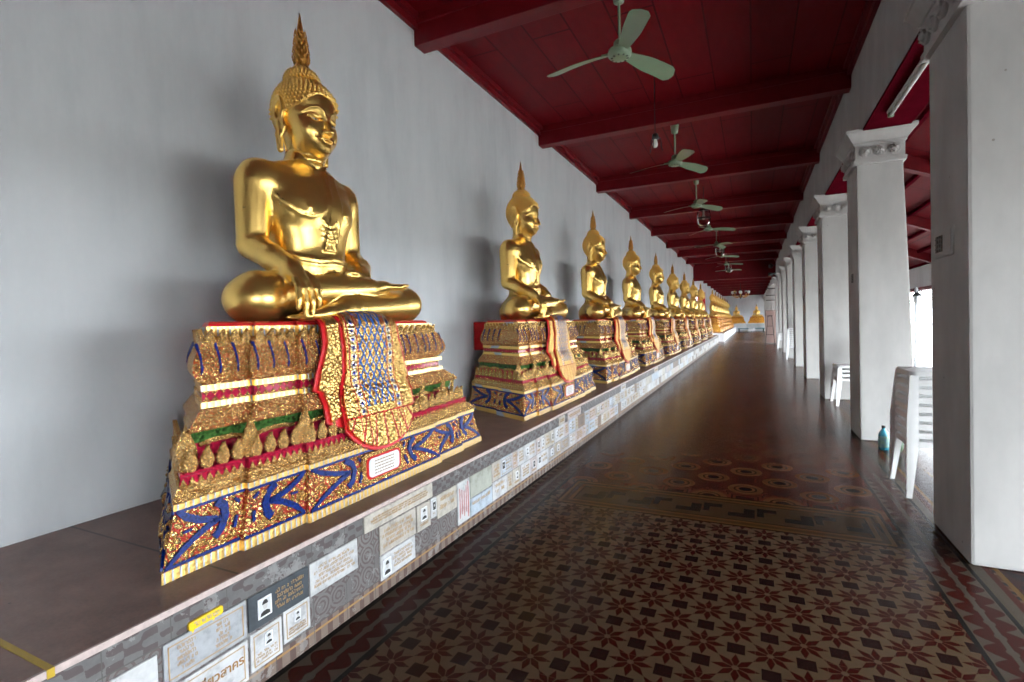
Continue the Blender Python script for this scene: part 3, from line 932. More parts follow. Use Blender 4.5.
def make_pedestal():
    root = empty('pedestal')
    m = MB(); loft(m, [(.477, -1.952, 1.208), (.517, -1.955, 1.204)]); m.obj('foot_moulding', BEADS, root)
    m = MB(); loft(m, [(.517, -1.963, 1.197), (.722, -1.986, 1.128)]); m.obj('carved_course', RELIEF, root)
    # blue glass motifs
    m = MB(); rnd = random.Random(3)
    sc = MB(); vs0, fs0 = ico(1, 1)
    for q in panels():
        k = q[4]
        for t in (.035, .965): stroke(m, q, [(.0, t), (1, t)], .013, .006)
        if k == 'C': 
            L0 = [[(.0, .02), (.09, .28), (.18, .48), (.25, .60)], [(.01, .98), (.07, .82), (.16, .68), (.25, .58)], [(.22, .90), (.265, .78), (.28, .60), (.265, .38), (.235, .24)], [(.31, .22), (.33, .48)], [(.31, .86), (.335, .72)]]
            lst = L0 + [[(1-a, b) for a, b in L] for L in L0]; ww = [.024, .024, .032, .014, .012]*2
        else:
            lst = [[(.0, .02), (.20, .28), (.40, .46), (.64, .60)], [(.02, .98), (.16, .82), (.36, .68), (.64, .58)],
                   [(.56, .92), (.68, .80), (.72, .60), (.68, .38), (.60, .26)], [(.88, .30), (.90, .52)], [(.84, .86), (.92, .76)], [(.16, .56), (.27, .57)]]
            ww = [.026, .026, .034, .014, .012, .010]
            if k == 'R': lst = [[(1-a, b) for a, b in L] for L in lst]
        for L, w in zip(lst, ww): stroke(m, q, L, w, .009)
        bl, br, tl, tr = q[:4]; nrm = (br-bl).cross(tl-bl).normalized(); ex = (br-bl).normalized(); ey = nrm.cross(ex)
        for i in range(150 if k == 'C' else 75):
            s, t = rnd.uniform(.03, .97), rnd.uniform(.09, .91)
            if k == 'C' and .33 < s < .66: continue
            ar = 3.6 if k == 'C' else 1.4
            dmin = min(float(pline(np.array(s*ar), np.array(t), [(a*ar, b) for a, b in L])) for L in lst)
            if dmin < .085: continue
            p = bl + (br-bl)*s*(1-t)+(tr-tl)*s*t+(tl-bl)*t
            a = math.atan2(t-.5, s-.5)+1.2+rnd.uniform(-.5, .5); l = rnd.uniform(.012, .024)
            e1 = ex*math.cos(a)+ey*math.sin(a); e2 = nrm.cross(e1)
            sc.add([p + e1*(v.x*l)+e2*(v.y*l*.42*(1-.5*v.x))+nrm*(v.z*.011+.002) for v in vs0], fs0)
    m.obj('blue_glass_inlay', BLUE, root)
    sc.obj('gilt_scrollwork', GOLDTRIM, root, smooth=True)
    m = MB(); loft(m, [(.722, -1.976, 1.140), (.745, -1.976, 1.138)]); m.obj('bead_strip', BEADS, root)
    m = MB(); loft(m, [(.745, -1.984, 1.128), (.752, -1.968, 1.146), (.768, -1.966, 1.148), (.778, -1.985, 1.125), (.790, -1.992, 1.117), (.798, -2.002, 1.104)]); m.obj('gilt_moulding', GOLDTRIM, root)
    m = MB(); loft(m, [(.798, -2.012, 1.094), (.828, -2.024, 1.080), (.834, -2.012, 1.092), (.842, -2.020, 1.084)]); m.obj('red_toothed_course', REDGLASS, root)
    m = MB()
    for x, y, a in edge_spots(-2.010, 1.096, .036):
        M = Matrix.Translation((x, y, .798-PZ)) @ Matrix.Rotation(a, 4, 'Z')
        m.add([M @ Vector(p) for p in ((0, -.015, 0), (.008, 0, .004), (0, .015, 0), (0, 0, .028))], [(0, 1, 3), (1, 2, 3), (0, 2, 1)])
    m.obj('gilt_teeth', GOLDTRIM, root)
    m = MB(); loft(m, [(.842, -2.115, .985), (.935, -2.115, .965)]); m.obj('red_recess', REDGLASS, root)
    m = MB(); loft(m, [(.935, -2.098, .985), (.990, -2.088, .992)]); m.obj('green_frieze', GREEN, root)
    m = MB()                                                        # gilt frames of the recess
    for x, y, a in edge_spots(-2.105, .975, .27):
        M = Matrix.Translation((x, y, .925-PZ)) @ Matrix.Rotation(a, 4, 'Z')
        m.tube([M @ Vector((0, -.10, 0)), M @ Vector((.006, -.04, .010)), M @ Vector((.006, .04, .010)), M @ Vector((0, .10, 0))], .013, 6)
    m.obj('gilt_swags', GOLDTRIM, root, smooth=True)
    m = MB(); loft(m, [(.985, -2.062, 1.010), (.992, -2.050, 1.024), (1.006, -2.052, 1.022), (1.070, -2.106, .936)]); m.obj('sloping_eave', RELIEFFINE, root)
    m = MB(); loft(m, [(1.070, -2.116, .928), (1.095, -2.118, .926)]); m.obj('bead_strip', BEADS, root)
    m = MB(); loft(m, [(1.095, -2.136, .908), (1.142, -2.140, .906)]); m.obj('crimson_band', REDGLASS, root)
    m = MB()
    for zz, d in ((1.097, 1), (1.140, -1)):
        for x, y, a in edge_spots(-2.136, .908, .040):
            M = Matrix.Translation((x, y, zz-PZ)) @ Matrix.Rotation(a, 4, 'Z')
            m.add([M @ Vector((p[0], p[1], p[2]*d)) for p in ((0, -.019, -.002), (.012, 0, -.002), (0, .019, -.002), (0, 0, .019))], [(0, 1, 3), (1, 2, 3), (0, 2, 1)] if d > 0 else [(3, 1, 0), (3, 2, 1), (1, 2, 0)])
    m.obj('gilt_teeth', GOLDTRIM, root)
    m = MB(); loft(m, [(1.142, -2.120, .922), (1.168, -2.122, .922)]); m.obj('bead_strip', BEADS, root)
    lot = [(1.168, -2.146, .898), (1.186, -2.130, .925), (1.205, -2.116, .948), (1.225, -2.110, .960), (1.25, -2.108, .962), (1.28, -2.114, .950), (1.315, -2.126, .925), (1.35, -2.142, .895), (1.372, -2.158, .868)]
    m = MB(); loft(m, lot); o = m.obj('lotus_course', RELIEFFINE, root, smooth=True); sharpen(o.data, .6)
    m = MB()                                                        # blue slots between the petals
    zs = [1.215, 1.24, 1.28, 1.32, 1.345]
    for x, y, a in edge_spots(-2.108, .962, .092):
        if abs(a) > .3 and abs(y) > .78: continue
        M = Matrix.Rotation(a, 4, 'Z'); pts = []
        for z in zs:
            xf = np.interp(z, [r[0] for r in lot], [r[1] for r in lot]); k = xf+2.108
            base = Vector((x, y, 0)) + M @ Vector((k*1.15+.002, 0, 0)); base.z = z-PZ; pts.append(base)
        m.tube(pts, [.003, .005, .0045, .006, .008], 6)
    m.obj('blue_glass_inlay', BLUE, root)
    me = leaf_mesh(.075, .050, 'small_leaf'); m = MB()
    for x, y, a in edge_spots(-2.150, .880, .058):
        M = Matrix.Translation((x, y, 1.335-PZ)) @ Matrix.Rotation(a, 4, 'Z') @ Matrix.Rotation(.10, 4, 'Y')
        m.add([M @ v.co for v in me.vertices], [tuple(p.vertices) for p in me.polygons])
    m.obj('petal_rim', GOLDTRIM, root, smooth=True)
    m = MB(); loft(m, [(1.372, -2.165, .855), (1.400, -2.168, .850), (1.402, -2.160, .860), (1.420, -2.160, .858)]); m.obj('top_moulding', BEADS, root)
    m = MB(); loft(m, [(1.405, -2.180, .838), (1.432, -2.185, .832), (1.442, -2.205, .812)]); m.obj('red_seat', REDLAC, root)
    m = MB(); m.box(-2.955-PX, -2.62-PX, -.37, .37, 1.10-PZ, 1.43-PZ); m.obj('red_back_board', REDLAC, root, bevel=.01)
    # standing leaves, each one a carved piece of its own
    small = leaf_mesh(.092, .058, 'leaf'); tall = leaf_mesh(.185, .078, 'tall_leaf')
    for me in (small, tall): me.materials.append(GOLDTRIM)
    def put(me, nm, x, y, a, z):
        o = bpy.data.objects.new(nm, me); C.objects.link(o); o.parent = root
        o.location = (x, y, z); o.rotation_euler = (0, 0, a)
    for x, y, a in edge_spots(-2.030, 1.070, .074): put(small, 'leaf', x, y, a, .842-PZ)
    p = plan(-2.048, 1.045)
    for i, a in ((3, -.5), (5, -.1), (7, -.1), (8, .1), (10, .1), (12, .5)):
        put(tall, 'tall_leaf', p[i][0]-PX-(.05 if i in (3, 12) else 0), p[i][1]*(.965 if i in (3, 12) else 1), a, .842-PZ)
    # hanging cloths
    drape('red_lining', lambda v: .315 if v < .3 else .315+.10*max(0, v-.3)/.3 if v < .55 else .37, .004, REDLAC, .80, lambda s, e: e-.10*abs(s)**2+.03*abs(s), root)
    drape('back_cloth', lambda v: .290 if v < .3 else .290+.10*max(0, v-.3)/.3 if v < .55 else .345, .016, CLOTH, .73, lambda s, e: e*(.86+.14*abs(s)), root)
    hw = lambda v: .205 if v < .46 else .205+.110*min(1, (v-.46)/.26)**1.3
    drape('red_hem', lambda v: hw(v)+.018, .026, REDLAC, .942, lambda s, e: e-.30*(1-math.sqrt(max(0, 1-abs(s)**2.2))), root, .015)
    drape('front_cloth', hw, .040, CLOTH, .922, lambda s, e: e-.28*(1-math.sqrt(max(0, 1-abs(s)**2.2))), root, .015)
    # framed plaque on the middle of the plinth course
    M = Matrix.Translation((-1.925-PX, -.015, .622-PZ)) @ Matrix(((0, 0, 1, 0), (1, 0, 0, 0), (0, 1, 0, 0), (0, 0, 0, 1))) @ Matrix.Rotation(0, 4, 'Z')
    pl = MB(); rounded_slab(pl, M, .350, .168, .014, .040); fr = pl.obj('plaque_frame', GOLDTRIM, root)
    pl = MB(); rounded_slab(pl, M @ Matrix.Translation((0, 0, .006)), .292, .124, .010, .030); pl.obj('red_border', REDLAC, fr)
    pl = MB(); rounded_slab(pl, M @ Matrix.Translation((0, 0, .010)), .262, .104, .010, .026); pl.obj('plaque', WHITESTONE, fr)
    pl = MB(); rr = random.Random(5)
    for r in range(5):
        x = -.085
        while x < .08:
            w = rr.uniform(.006, .022)
            pl.box(x, x+w, .030-r*.017, .036-r*.017, .0195, .0208, M=M); x += w+.005
    pl.obj('lettering', GOLDPAINT, fr)
    for o in root.children:
        if o.name.split('.')[0] in ('gilt_scrollwork', 'gilt_teeth', 'blue_glass_inlay', 'petal_rim', 'gilt_swags'): o['kind'] = 'stuff'
    return root

def make_plain_pedestal():
    """the far row's pedestals: the same courses, gilded all over"""
    root = empty('pedestal')
    m = MB(); loft(m, [(.477, -1.952, 1.208), (.517, -1.955, 1.204), (.722, -1.986, 1.128), (.752, -1.968, 1.146), (.768, -1.966, 1.148), (.842, -2.020, 1.084)]); m.obj('foot_course', PLAINGILT, root)
    m = MB(); loft(m, [(.842, -2.110, .985), (.990, -2.10, .985), (.992, -2.050, 1.024), (1.006, -2.052, 1.022), (1.070, -2.106, .936), (1.168, -2.125, .920)]); m.obj('middle_course', PLAINGILT, root)
    m = MB(); loft(m, [(1.168, -2.146, .898), (1.225, -2.110, .960), (1.28, -2.114, .950), (1.372, -2.158, .868), (1.42, -2.150, .870)]); m.obj('lotus_course', PLAINGILT, root)
    m = MB(); loft(m, [(1.405, -2.180, .838), (1.442, -2.205, .812)]); m.obj('red_seat', REDLAC, root)
    return root

def make_statue():
    root = empty('seated_statue')
    body = link('body', statue_body(), GOLD, root)
    head = link('head', statue_head(), GOLD, root)
    link('hair_curls', hair_curls(head.data), GOLD, head, True)
    head.scale = (.95, .95, .95); head.location = (-.016, HEADY, .068)
    link('flame_finial', finial_mesh(), GOLDOLD, head, True)
    from mathutils.bvhtree import BVHTree
    tree = BVHTree.FromPolygons([v.co for v in head.data.vertices], [tuple(p.vertices) for p in head.data.polygons])
    em = eye_mesh(); em.materials.append(plain('eye_white', (.55, .56, .56), .25)); em.materials.append(BLACK)
    for s in (-1, 1):
        hit, nr, _, _ = tree.ray_cast(Vector((.5, CY+.068*s, 1.1725)), Vector((-1, 0, 0)))
        o = link('eye', em, None, head, True); o.location = (hit.x-.0035, hit.y, hit.z); o.rotation_euler = (0, .1, math.atan2(nr.y, nr.x)*.8)
    return root

BAY = 3.187
SEAT = 1.43
ORD = ['nearest', 'second', 'third', 'fourth', 'fifth', 'sixth', 'seventh', 'eighth', 'ninth', 'tenth', 'eleventh', 'twelfth']
YS = [2.29, 5.54, 8.55, 11.55, 14.8, 18.1, 21.4, 24.8, 28.4]
st0 = make_statue(); pd0 = make_pedestal()
for i, y in enumerate(YS):
    s = st0 if i == 0 else copy_tree(st0); p = pd0 if i == 0 else copy_tree(pd0)
    s.location = (-2.5, y+.085, SEAT+.004); s.scale = (1, 1, 1.012); p.location = (PX, y, PZ)
    if i == 0:
        tag(s, 'largest golden seated statue with flame finial, nearest on the left wall', 'statue')
        tag(p, 'red, blue and gold tiered pedestal under the nearest golden statue', 'pedestal')
    else:
        tag(s, f'golden seated statue, {ORD[i]} from the front in the near row along the white wall', 'statue')
        tag(p, f'tiered gilt pedestal with hanging cloth, {ORD[i]} from the front in the near row', 'pedestal')
    s['group'] = 'golden statues along the white wall'; p['group'] = 'carved pedestals along the white wall'
pf0 = make_plain_pedestal()
for i in range(8):
    y = 35.6 + 3.05*i
    s = copy_tree(st0); p = pf0 if i == 0 else copy_tree(pf0)
    s.location = (-2.40, y, SEAT+.05); p.location = (PX+.10, y, PZ+.05)
    o = 'first' if i == 0 else ORD[i]
    tag(s, f'small distant golden statue, {o} in the far row past the doorway', 'statue', 'golden statues in the far row')
    tag(p, f'plain gilded pedestal, {o} in the far row past the doorway', 'pedestal', 'gilded pedestals in the far row')

# ------------------------------------------------------------------ the hall
XW = -2.974                                # white wall
XC = 1.08                                  # corridor face of the columns
CEIL = 4.42
def struct(name, b, mat, parent=None, bevel=0):
    o = box_obj(name, b, mat, parent, bevel); tag(o, kind='structure'); return o
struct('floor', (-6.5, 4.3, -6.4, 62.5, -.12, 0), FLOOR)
struct('wall_left', (-3.25, XW, -6.4, 30.7, 0, 4.6), WALL)
struct('wall_left_far', (-3.25, XW, 33.2, 62.2, 0, 4.6), WALL)
struct('wall_left_lintel', (-3.25, XW, 30.7, 33.2, 3.1, 4.6), WALL)
struct('wall_back', (-3.25, 4.3, -6.6, -6.4, 0, 4.6), WALL)
struct('wall_end', (-3.25, 4.3, 62.2, 62.4, 0, 4.6), WALL)
struct('ceiling', (-3.25, 1.55, -6.5, 30.2, CEIL, CEIL+.12), PLANK)
struct('ceiling_far', (-3.25, 1.55, 30.0, 62.3, 3.98, 4.10), PLANK)
o = struct('ceiling_step', (XW, 1.09, 29.85, 30.1, 3.52, CEIL), REDWOOD)
for k in range(-3, 9):
    y = 4.19 + BAY*k
    if y > 29.5: break
    m = MB(); m.box(XW-.02, XC+.03, y, y+.17, 4.14, CEIL+.01); m.box(XW-.02, XC+.03, y-.025, y+.195, 4.335, CEIL+.01)
    o = m.obj('ceiling_beam', REDWOOD, bevel=.008); tag(o, kind='structure')
for k in range(9):
    o = struct('ceiling_beam', (XW-.02, XC+.03, 33+3.2*k, 33.17+3.2*k, 3.78, 3.99), REDWOOD)
def molding(name, x0, sgn, y0, y1, zc):
    m = MB()
    m.box(min(x0, x0+sgn*.045), max(x0, x0+sgn*.045), y0, y1, zc-.13, zc); m.box(min(x0, x0+sgn*.085), max(x0, x0+sgn*.085), y0, y1, zc-.06, zc)
    tag(m.obj(name, REDWOOD), kind='structure')
molding('trim_1', XW, 1, -6.4, 29.9, CEIL); molding('trim_2', XC+.01, -1, -6.4, 29.9, CEIL)

# plinth along the wall
def plinth(x0, x1, y0, y1, z, face):
    p = empty('statue_plinth', (0, 0, 0)); tag(p, kind='structure')
    box_obj('tile_facing', (x0, x1, y0, y1, 0, z-.022), face, p)
    box_obj('stone_top', (x0, x1-.006, y0-.001, y1, z-.0225, z), SLABTOP, p)
    box_obj('stone_edge', (x1-.006, x1+.004, y0-.002, y1+.002, z-.022, z), PINKEDGE, p)
    return p
plinth(XW, -1.766, -6.4, 31.0, .477, TILEFACE)
plinth(XW, -1.60, 33.6, 58.6, .527, WHITESTONE)
m = MB(); m.box(-2.974, -1.761, .672, .690, .4755, .4785); m.box(-1.762, -1.7605, .672, .690, .452, .4785)
tag(m.obj('yellow_tape', plain('yellow_tape', (.42, .27, .015), .5)), 'faded yellow tape strip across the brown plinth top', 'tape')

# columns, lintel, outer aisle
def rosette():
    m = MB(); m.lathe([(.052, 0), (.056, .008), (.050, .014), (.043, .008), (.036, .010), (.030, .018), (.016, .026), (.0, .028)], 14)
    for k in range(8):
        a = 2*PI*k/8
        m.tube([(.016*math.cos(a), .016*math.sin(a), .016), (.040*math.cos(a), .040*math.sin(a), .016)], [.006, .009], 5)
    return m.mesh('rosette')
RO = rosette(); RO.transform(Matrix.Diagonal((1.05, 1.05, 1.9, 1))); RO.materials.append(COL); RO.polygons.foreach_set('use_smooth', [True]*len(RO.polygons))
def frustum(m, a, b):
    (x0, x1, y0, y1, z0), (X0, X1, Y0, Y1, z1) = a, b
    m.add([(x0,y0,z0),(x1,y0,z0),(x1,y1,z0),(x0,y1,z0),(X0,Y0,z1),(X1,Y0,z1),(X1,Y1,z1),(X0,Y1,z1)], [(0,3,2,1),(4,5,6,7),(0,1,5,4),(1,2,6,5),(2,3,7,6),(3,0,4,7)])
def column():
    r = empty('column'); tag(r, kind='structure')
    m = MB(); frustum(m, (0, .52, 0, .655, 0), (-.035, .385, .0, .645, 3.06)); m.obj('shaft', COL, r, bevel=.018)
    c = MB()
    c.box(-.070, .410, -.045, .680, 3.05, 3.095); c.box(-.055, .395, -.030, .665, 3.095, 3.27)
    c.box(-.070, .410, -.045, .680, 3.255, 3.285)
    frustum(c, (-.08, .42, -.05, .69, 3.285), (-.11, .445, -.075, .715, 3.325))
    frustum(c, (-.105, .44, -.07, .71, 3.325), (-.14, .48, -.105, .74, 3.375)); c.box(-.15, .49, -.115, .75, 3.375, 3.41)
    cap = c.obj('capital', COL, r, bevel=.006)
    for i in range(3):
        o = link('rosette', RO, None, cap); o.location = (.040+.13*i, -.030, 3.178); o.rotation_euler = (PI/2, 0, 0)
    for i in range(4):
        o = link('rosette', RO, None, cap); o.location = (-.055, .085+.16*i, 3.178); o.rotation_euler = (0, -PI/2, 0)
    return r
c0 = column()
for k in [-1, -2, -3] + list(range(0, 9)) + list(range(10, 18)):
    c = c0 if k == -1 else copy_tree(c0)
    c.location = (XC, 3.575+BAY*k, 0)
struct('wall_right_lintel', (XC+.01, 1.50, -6.4, 30.6, 3.41, 4.60), COL)
struct('trim_3', (XC+.005, 1.505, -6.4, 30.6, 3.385, 3.412), REDDARK)
struct('wall_right_far', (XC+.01, 1.50, 33.6, 62.3, 3.41, 4.6), WALL)
# shed roof of the outer aisle
m = MB(); frustum(m, (0, 1, 0, 1, 0), (0, 1, 0, 1, 1)); m.v = [(1.48, -6.5, 3.80), (4.30, -6.5, 2.60), (4.30, 62.3, 2.60), (1.48, 62.3, 3.80), (1.48, -6.5, 3.90), (4.30, -6.5, 2.70), (4.30, 62.3, 2.70), (1.48, 62.3, 3.90)]
tag(m.obj('ceiling_shed', SHEDPLANK), kind='structure')
for k in range(-2, 19):
    y = 2.4 + BAY*k; m = MB()
    m.v = [(1.45, y, 3.62), (4.05, y, 2.515), (4.05, y+.16, 2.515), (1.45, y+.16, 3.62), (1.45, y, 3.83), (4.05, y, 2.72), (4.05, y+.16, 2.72), (1.45, y+.16, 3.83)]
    m.f = [(0,3,2,1),(4,5,6,7),(0,1,5,4),(1,2,6,5),(2,3,7,6),(3,0,4,7)]; m.m = [0]*6
    tag(m.obj('ceiling_rafter', REDWOOD), kind='structure')
for i in range(6):
    x = 1.75+.45*i; z = 3.80-(x-1.48)*.4255
    struct('ceiling_purlin', (x, x+.05, -6.4, 62.2, z-.07, z-.005), REDDARK)
struct('wall_right', (4.02, 4.22, -6.4, 62.3, 2.10, 2.75), WALL)
struct('trim_4', (3.99, 4.23, -6.4, 62.3, 2.02, 2.10), REDWOOD)
for k in range(-2, 20):
    y = .62 + BAY*k
    if k == 5: continue
    struct('wall_right_pier', (4.04, 4.20, y, y+.22, 0, 2.03), COL)
GROUND = plain('pale_courtyard_paving', (.62, .61, .58), .8, 0, .06, 1.5)
struct('ground', (4.25, 60, -40, 100, -.22, -.12), GROUND)
struct('wall_light_block', (-6.4, -6.2, 26, 40, -.1, 5.5), WALL)  # added wall, out of view, to dim the sky light through the left doorway
struct('ground_left', (-40, -6.5, 10, 60, -.22, -.12), GROUND)

# ------------------------------------------------------------------ memorial plaques set into the plinth face
XF = -1.766
PLM = {}
def pmat(k):
    cols = {'white': (.52, .52, .52), 'cream': (.48, .44, .38), 'grey': (.36, .37, .385), 'slate': (.055, .065, .075), 'blue': (.42, .48, .54), 'rose': (.48, .41, .39), 'brown': (.19, .14, .11), 'moss': (.36, .37, .32), 'beige': (.44, .40, .35)}
    if k not in PLM:
        t = NT('plaque_'+k+'_stone'); t.pos(); n = t.noise(t.P, 11, 6, .65); n2 = t.noise(t.P, 45, 3)
        c = cols[k]; f = t.add(t.mul(n, .75), t.mul(n2, .25))
        PLM[k] = t.out(t.ramp(f, [(.34, tuple(v*.52 for v in c)), (.5, tuple(v*.84 for v in c)), (.66, tuple(v*.98 for v in c))]), .5, spec=.4)
    return PLM[k]
PHOTOM = plain('portrait_print', (.55, .55, .55), .35)
def facing(y, z, off=0):
    """frame on the plinth face: local x -> +y, local y -> up, local z -> out"""
    return Matrix.Translation((XF+off, y, z)) @ Matrix(((0, 0, 1, 0), (1, 0, 0, 0), (0, 1, 0, 0), (0, 0, 0, 1)))
def scribble(m, rr, M, x0, x1, y, h, gap=.006):
    """one line of small hand-cut letters: loops, stems and hooks"""
    x = x0
    while x < x1-h*.5:
        w = h*rr.uniform(.45, .75)
        if rr.random() < .14: x += w; continue
        k = rr.random(); s = h*.13
        def bar(a, b, c, d): m.box(a, b, c, d, 0, .0012, M=M)
        bar(x+w-s, x+w, y, y+h)
        if k < .75: bar(x, x+w, y+h-s, y+h)
        if k > .25: bar(x, x+s, y, y+h*rr.uniform(.5, 1))
        if k > .6: bar(x, x+w*.6, y, y+s)
        if rr.random() < .3: bar(x+w*.2, x+w, y+h*1.15, y+h*1.15+s)
        x += w+h*.18
def plaque(y0, y1, z0, z1, col, label, text=3, ink=None, photo=None, border=False, group='memorial plaques in the plinth face', big=False, rows=None, ts=0.0, cols=1):
    w, h = y1-y0, z1-z0
    cy, cz = (y0+y1)/2, (z0+z1)/2
    rr = random.Random(int(y0*1000)+int(z0*977))
    m = MB(); m.box(0, .008, -w/2, w/2, -h/2, h/2)
    o = m.obj('memorial_plaque', pmat(col), None, bevel=.0025); o.location = (XF-.0005, cy, cz)
    tag(o, label, 'plaque', group)
    F = Matrix.Translation((.008, 0, 0)) @ Matrix(((0, 0, 1, 0), (1, 0, 0, 0), (0, 1, 0, 0), (0, 0, 0, 1)))
    ink = ink or GOLDPAINT
    x0 = -w/2+.02
    if photo:
        pw, ph, px, pz = photo
        X = -w/2+px*w; Z = -h/2+pz*h
        p = MB(); p.box(X-pw/2, X+pw/2, Z-ph/2, Z+ph/2, 0, .004, M=F); pf = p.obj('portrait', WHITESTONE, o)
        p = MB(); p.box(X-pw*.42, X+pw*.42, Z-ph*.42, Z+ph*.42, .004, .0045, 0, F); p.obj('print', plain('portrait_ground', (.50, .51, .52), .4) if rr.random() < .6 else BLACK, pf)
        p = MB()
        K = F @ Matrix.Translation((X, Z+ph*.08, .0045))
        p.prism([(pw*.17*math.cos(a), ph*.19*math.sin(a)) for a in [2*PI*i/14 for i in range(14)]], K, .0006, 0)
        p.obj('face', plain('print_face', (.42, .41, .40), .5), pf)
        p = MB(); p.prism([(-pw*.36, -ph*.40), (pw*.36, -ph*.40), (pw*.32, -ph*.24), (pw*.12, -ph*.16), (-pw*.12, -ph*.16), (-pw*.32, -ph*.24)], F @ Matrix.Translation((X, Z, .0045)), .0005); p.obj('coat', BLACK, pf); p = MB()
        p.prism([(pw*.21*math.cos(a), ph*.12+ph*.22*math.sin(a)) for a in [PI*i/10 for i in range(11)]], F @ Matrix.Translation((X, Z+ph*.05, .0045)), .0008); p.obj('hair', BLACK, pf)
        if px < .4: x0 = X+pw/2+.015
    if border:
        b = MB(); s = .0035; q = .014
        for a in ((-w/2+q, w/2-q, -h/2+q, -h/2+q+s), (-w/2+q, w/2-q, h/2-q-s, h/2-q), (-w/2+q, -w/2+q+s, -h/2+q, h/2-q), (w/2-q-s, w/2-q, -h/2+q, h/2-q)): b.box(*a, 0, .001, M=F)
        b.obj('painted_border', ink, o)
    if text:
        t = MB(); top = h/2-.026; bot = -h/2+.022
        if photo and photo[2] >= .4 and photo[3] > .45: top = -h/2+photo[3]*h-photo[1]/2-.016
        n = text; step = (top-bot)/max(n, 1); hh = min(step*.58, .020)
        for r in range(n):
            for cc in range(cols):
                a = x0+(w/2-.02-x0)*cc/cols+ts; b = x0+(w/2-.02-x0)*(cc+.86 if cols > 1 else cc+1)/cols-ts
                ind = rr.uniform(0, .12)*(b-a)
                scribble(t, rr, F, a+ind, b-ind, top-step*r-hh, hh)
        if t.v: t.obj('lettering', ink, o)
    return o

def thai(txt, parent, size, loc, ink):
    """painted Thai lettering, flat on the plaque"""
    c = bpy.data.curves.new('lettering', 'FONT'); c.body = txt; c.size = size; c.extrude = .0006; c.offset = .0008; c.align_x = 'CENTER'
    tmp = bpy.data.objects.new('tmp', c); C.objects.link(tmp)
    bpy.context.view_layer.update()
    me = bpy.data.meshes.new_from_object(tmp.evaluated_get(bpy.context.evaluated_depsgraph_get()))
    bpy.data.objects.remove(tmp)
    o = bpy.data.objects.new('lettering', me); C.objects.link(o); o.parent = parent; me.materials.clear()
    o.matrix_local = Matrix.Translation((.0088, loc[0], loc[1])) @ Matrix(((0, 0, 1, 0), (1, 0, 0, 0), (0, 1, 0, 0), (0, 0, 0, 1)))
    me.materials.append(ink)
    return o

plaque(.705, .952, .215, .352, 'white', 'plain white stone plaque at the near end, left of the grey two-column plaque', 0)
plaque(.500, .790, .050, .205, 'grey', 'blank pale grey plaque at the lowest near end of the plinth', 0)
plaque(.970, 1.272, .226, .368, 'grey', 'light grey plaque with two columns of ochre writing, under the yellow tag', 5, border=True, cols=2, ts=.022)
o = plaque(.800, 1.272, .058, .215, 'white', 'white plaque with big brown Thai name, lowest at the near end', 0, border=True)
thai('เชี่ยวสาคร', o, .046, (.126, .0), plain('brown_brush_lettering', (.24, .115, .025), .6))
plaque(1.281, 1.572, .232, .368, 'slate', 'dark slate plaque with a black and white portrait and ochre writing', 4, photo=(.062, .078, .24, .52), border=False)
plaque(1.283, 1.428, .072, .222, 'white', 'left one of two small white portrait plaques below the dark slate plaque', 3, photo=(.036, .046, .55, .66), border=True)
plaque(1.436, 1.574, .096, .232, 'white', 'right one of two small white portrait plaques below the dark slate plaque', 3, photo=(.032, .044, .50, .66), border=True)
plaque(1.580, 1.876, .222, .368, 'white', 'blank-edged white plaque with faint ochre lines, right of the dark slate plaque', 5)
plaque(1.930, 2.525, .366, .453, 'cream', 'long cream plaque with ochre lines touching the plinth top edge', 3)
plaque(2.040, 2.352, .208, .360, 'beige', 'stained beige plaque with blurred writing below the long cream plaque', 4)
plaque(2.040, 2.338, .074, .204, 'white', 'white plaque with a framed portrait at left and ochre lines', 4, photo=(.065, .088, .16, .45))
plaque(2.362, 2.498, .205, .356, 'beige', 'beige portrait plaque with dark haired head, right of the stained beige plaque', 2, photo=(.060, .075, .5, .6))
plaque(2.504, 2.566, .235, .356, 'white', 'narrowest white plaque with tiny portrait at the near stretch', 1, photo=(.034, .056, .5, .6))
plaque(2.572, 2.800, .210, .356, 'cream', 'cream plaque with a worn round emblem', 2)
o = plaque(2.808, 2.966, .080, .358, 'white', 'tall white plaque with vertical red strokes', 0)
m = MB()
for k in range(5): m.box(.0078, .0092, -.055+.027*k, -.049+.027*k, -.10+.02*(k % 2), .10-.015*(k % 3))
m.box(.0078, .0092, .05, .056, -.12, .12)
m.obj('red_strokes', plain('red_paint', (.48, .05, .06), .6), o)
plaque(2.974, 3.290, .205, .358, 'moss', 'grey-green mossy plaque without writing, upper row', 0)
plaque(2.974, 3.290, .080, .200, 'blue', 'pale blue plaque with one ochre word below the mossy plaque', 1)
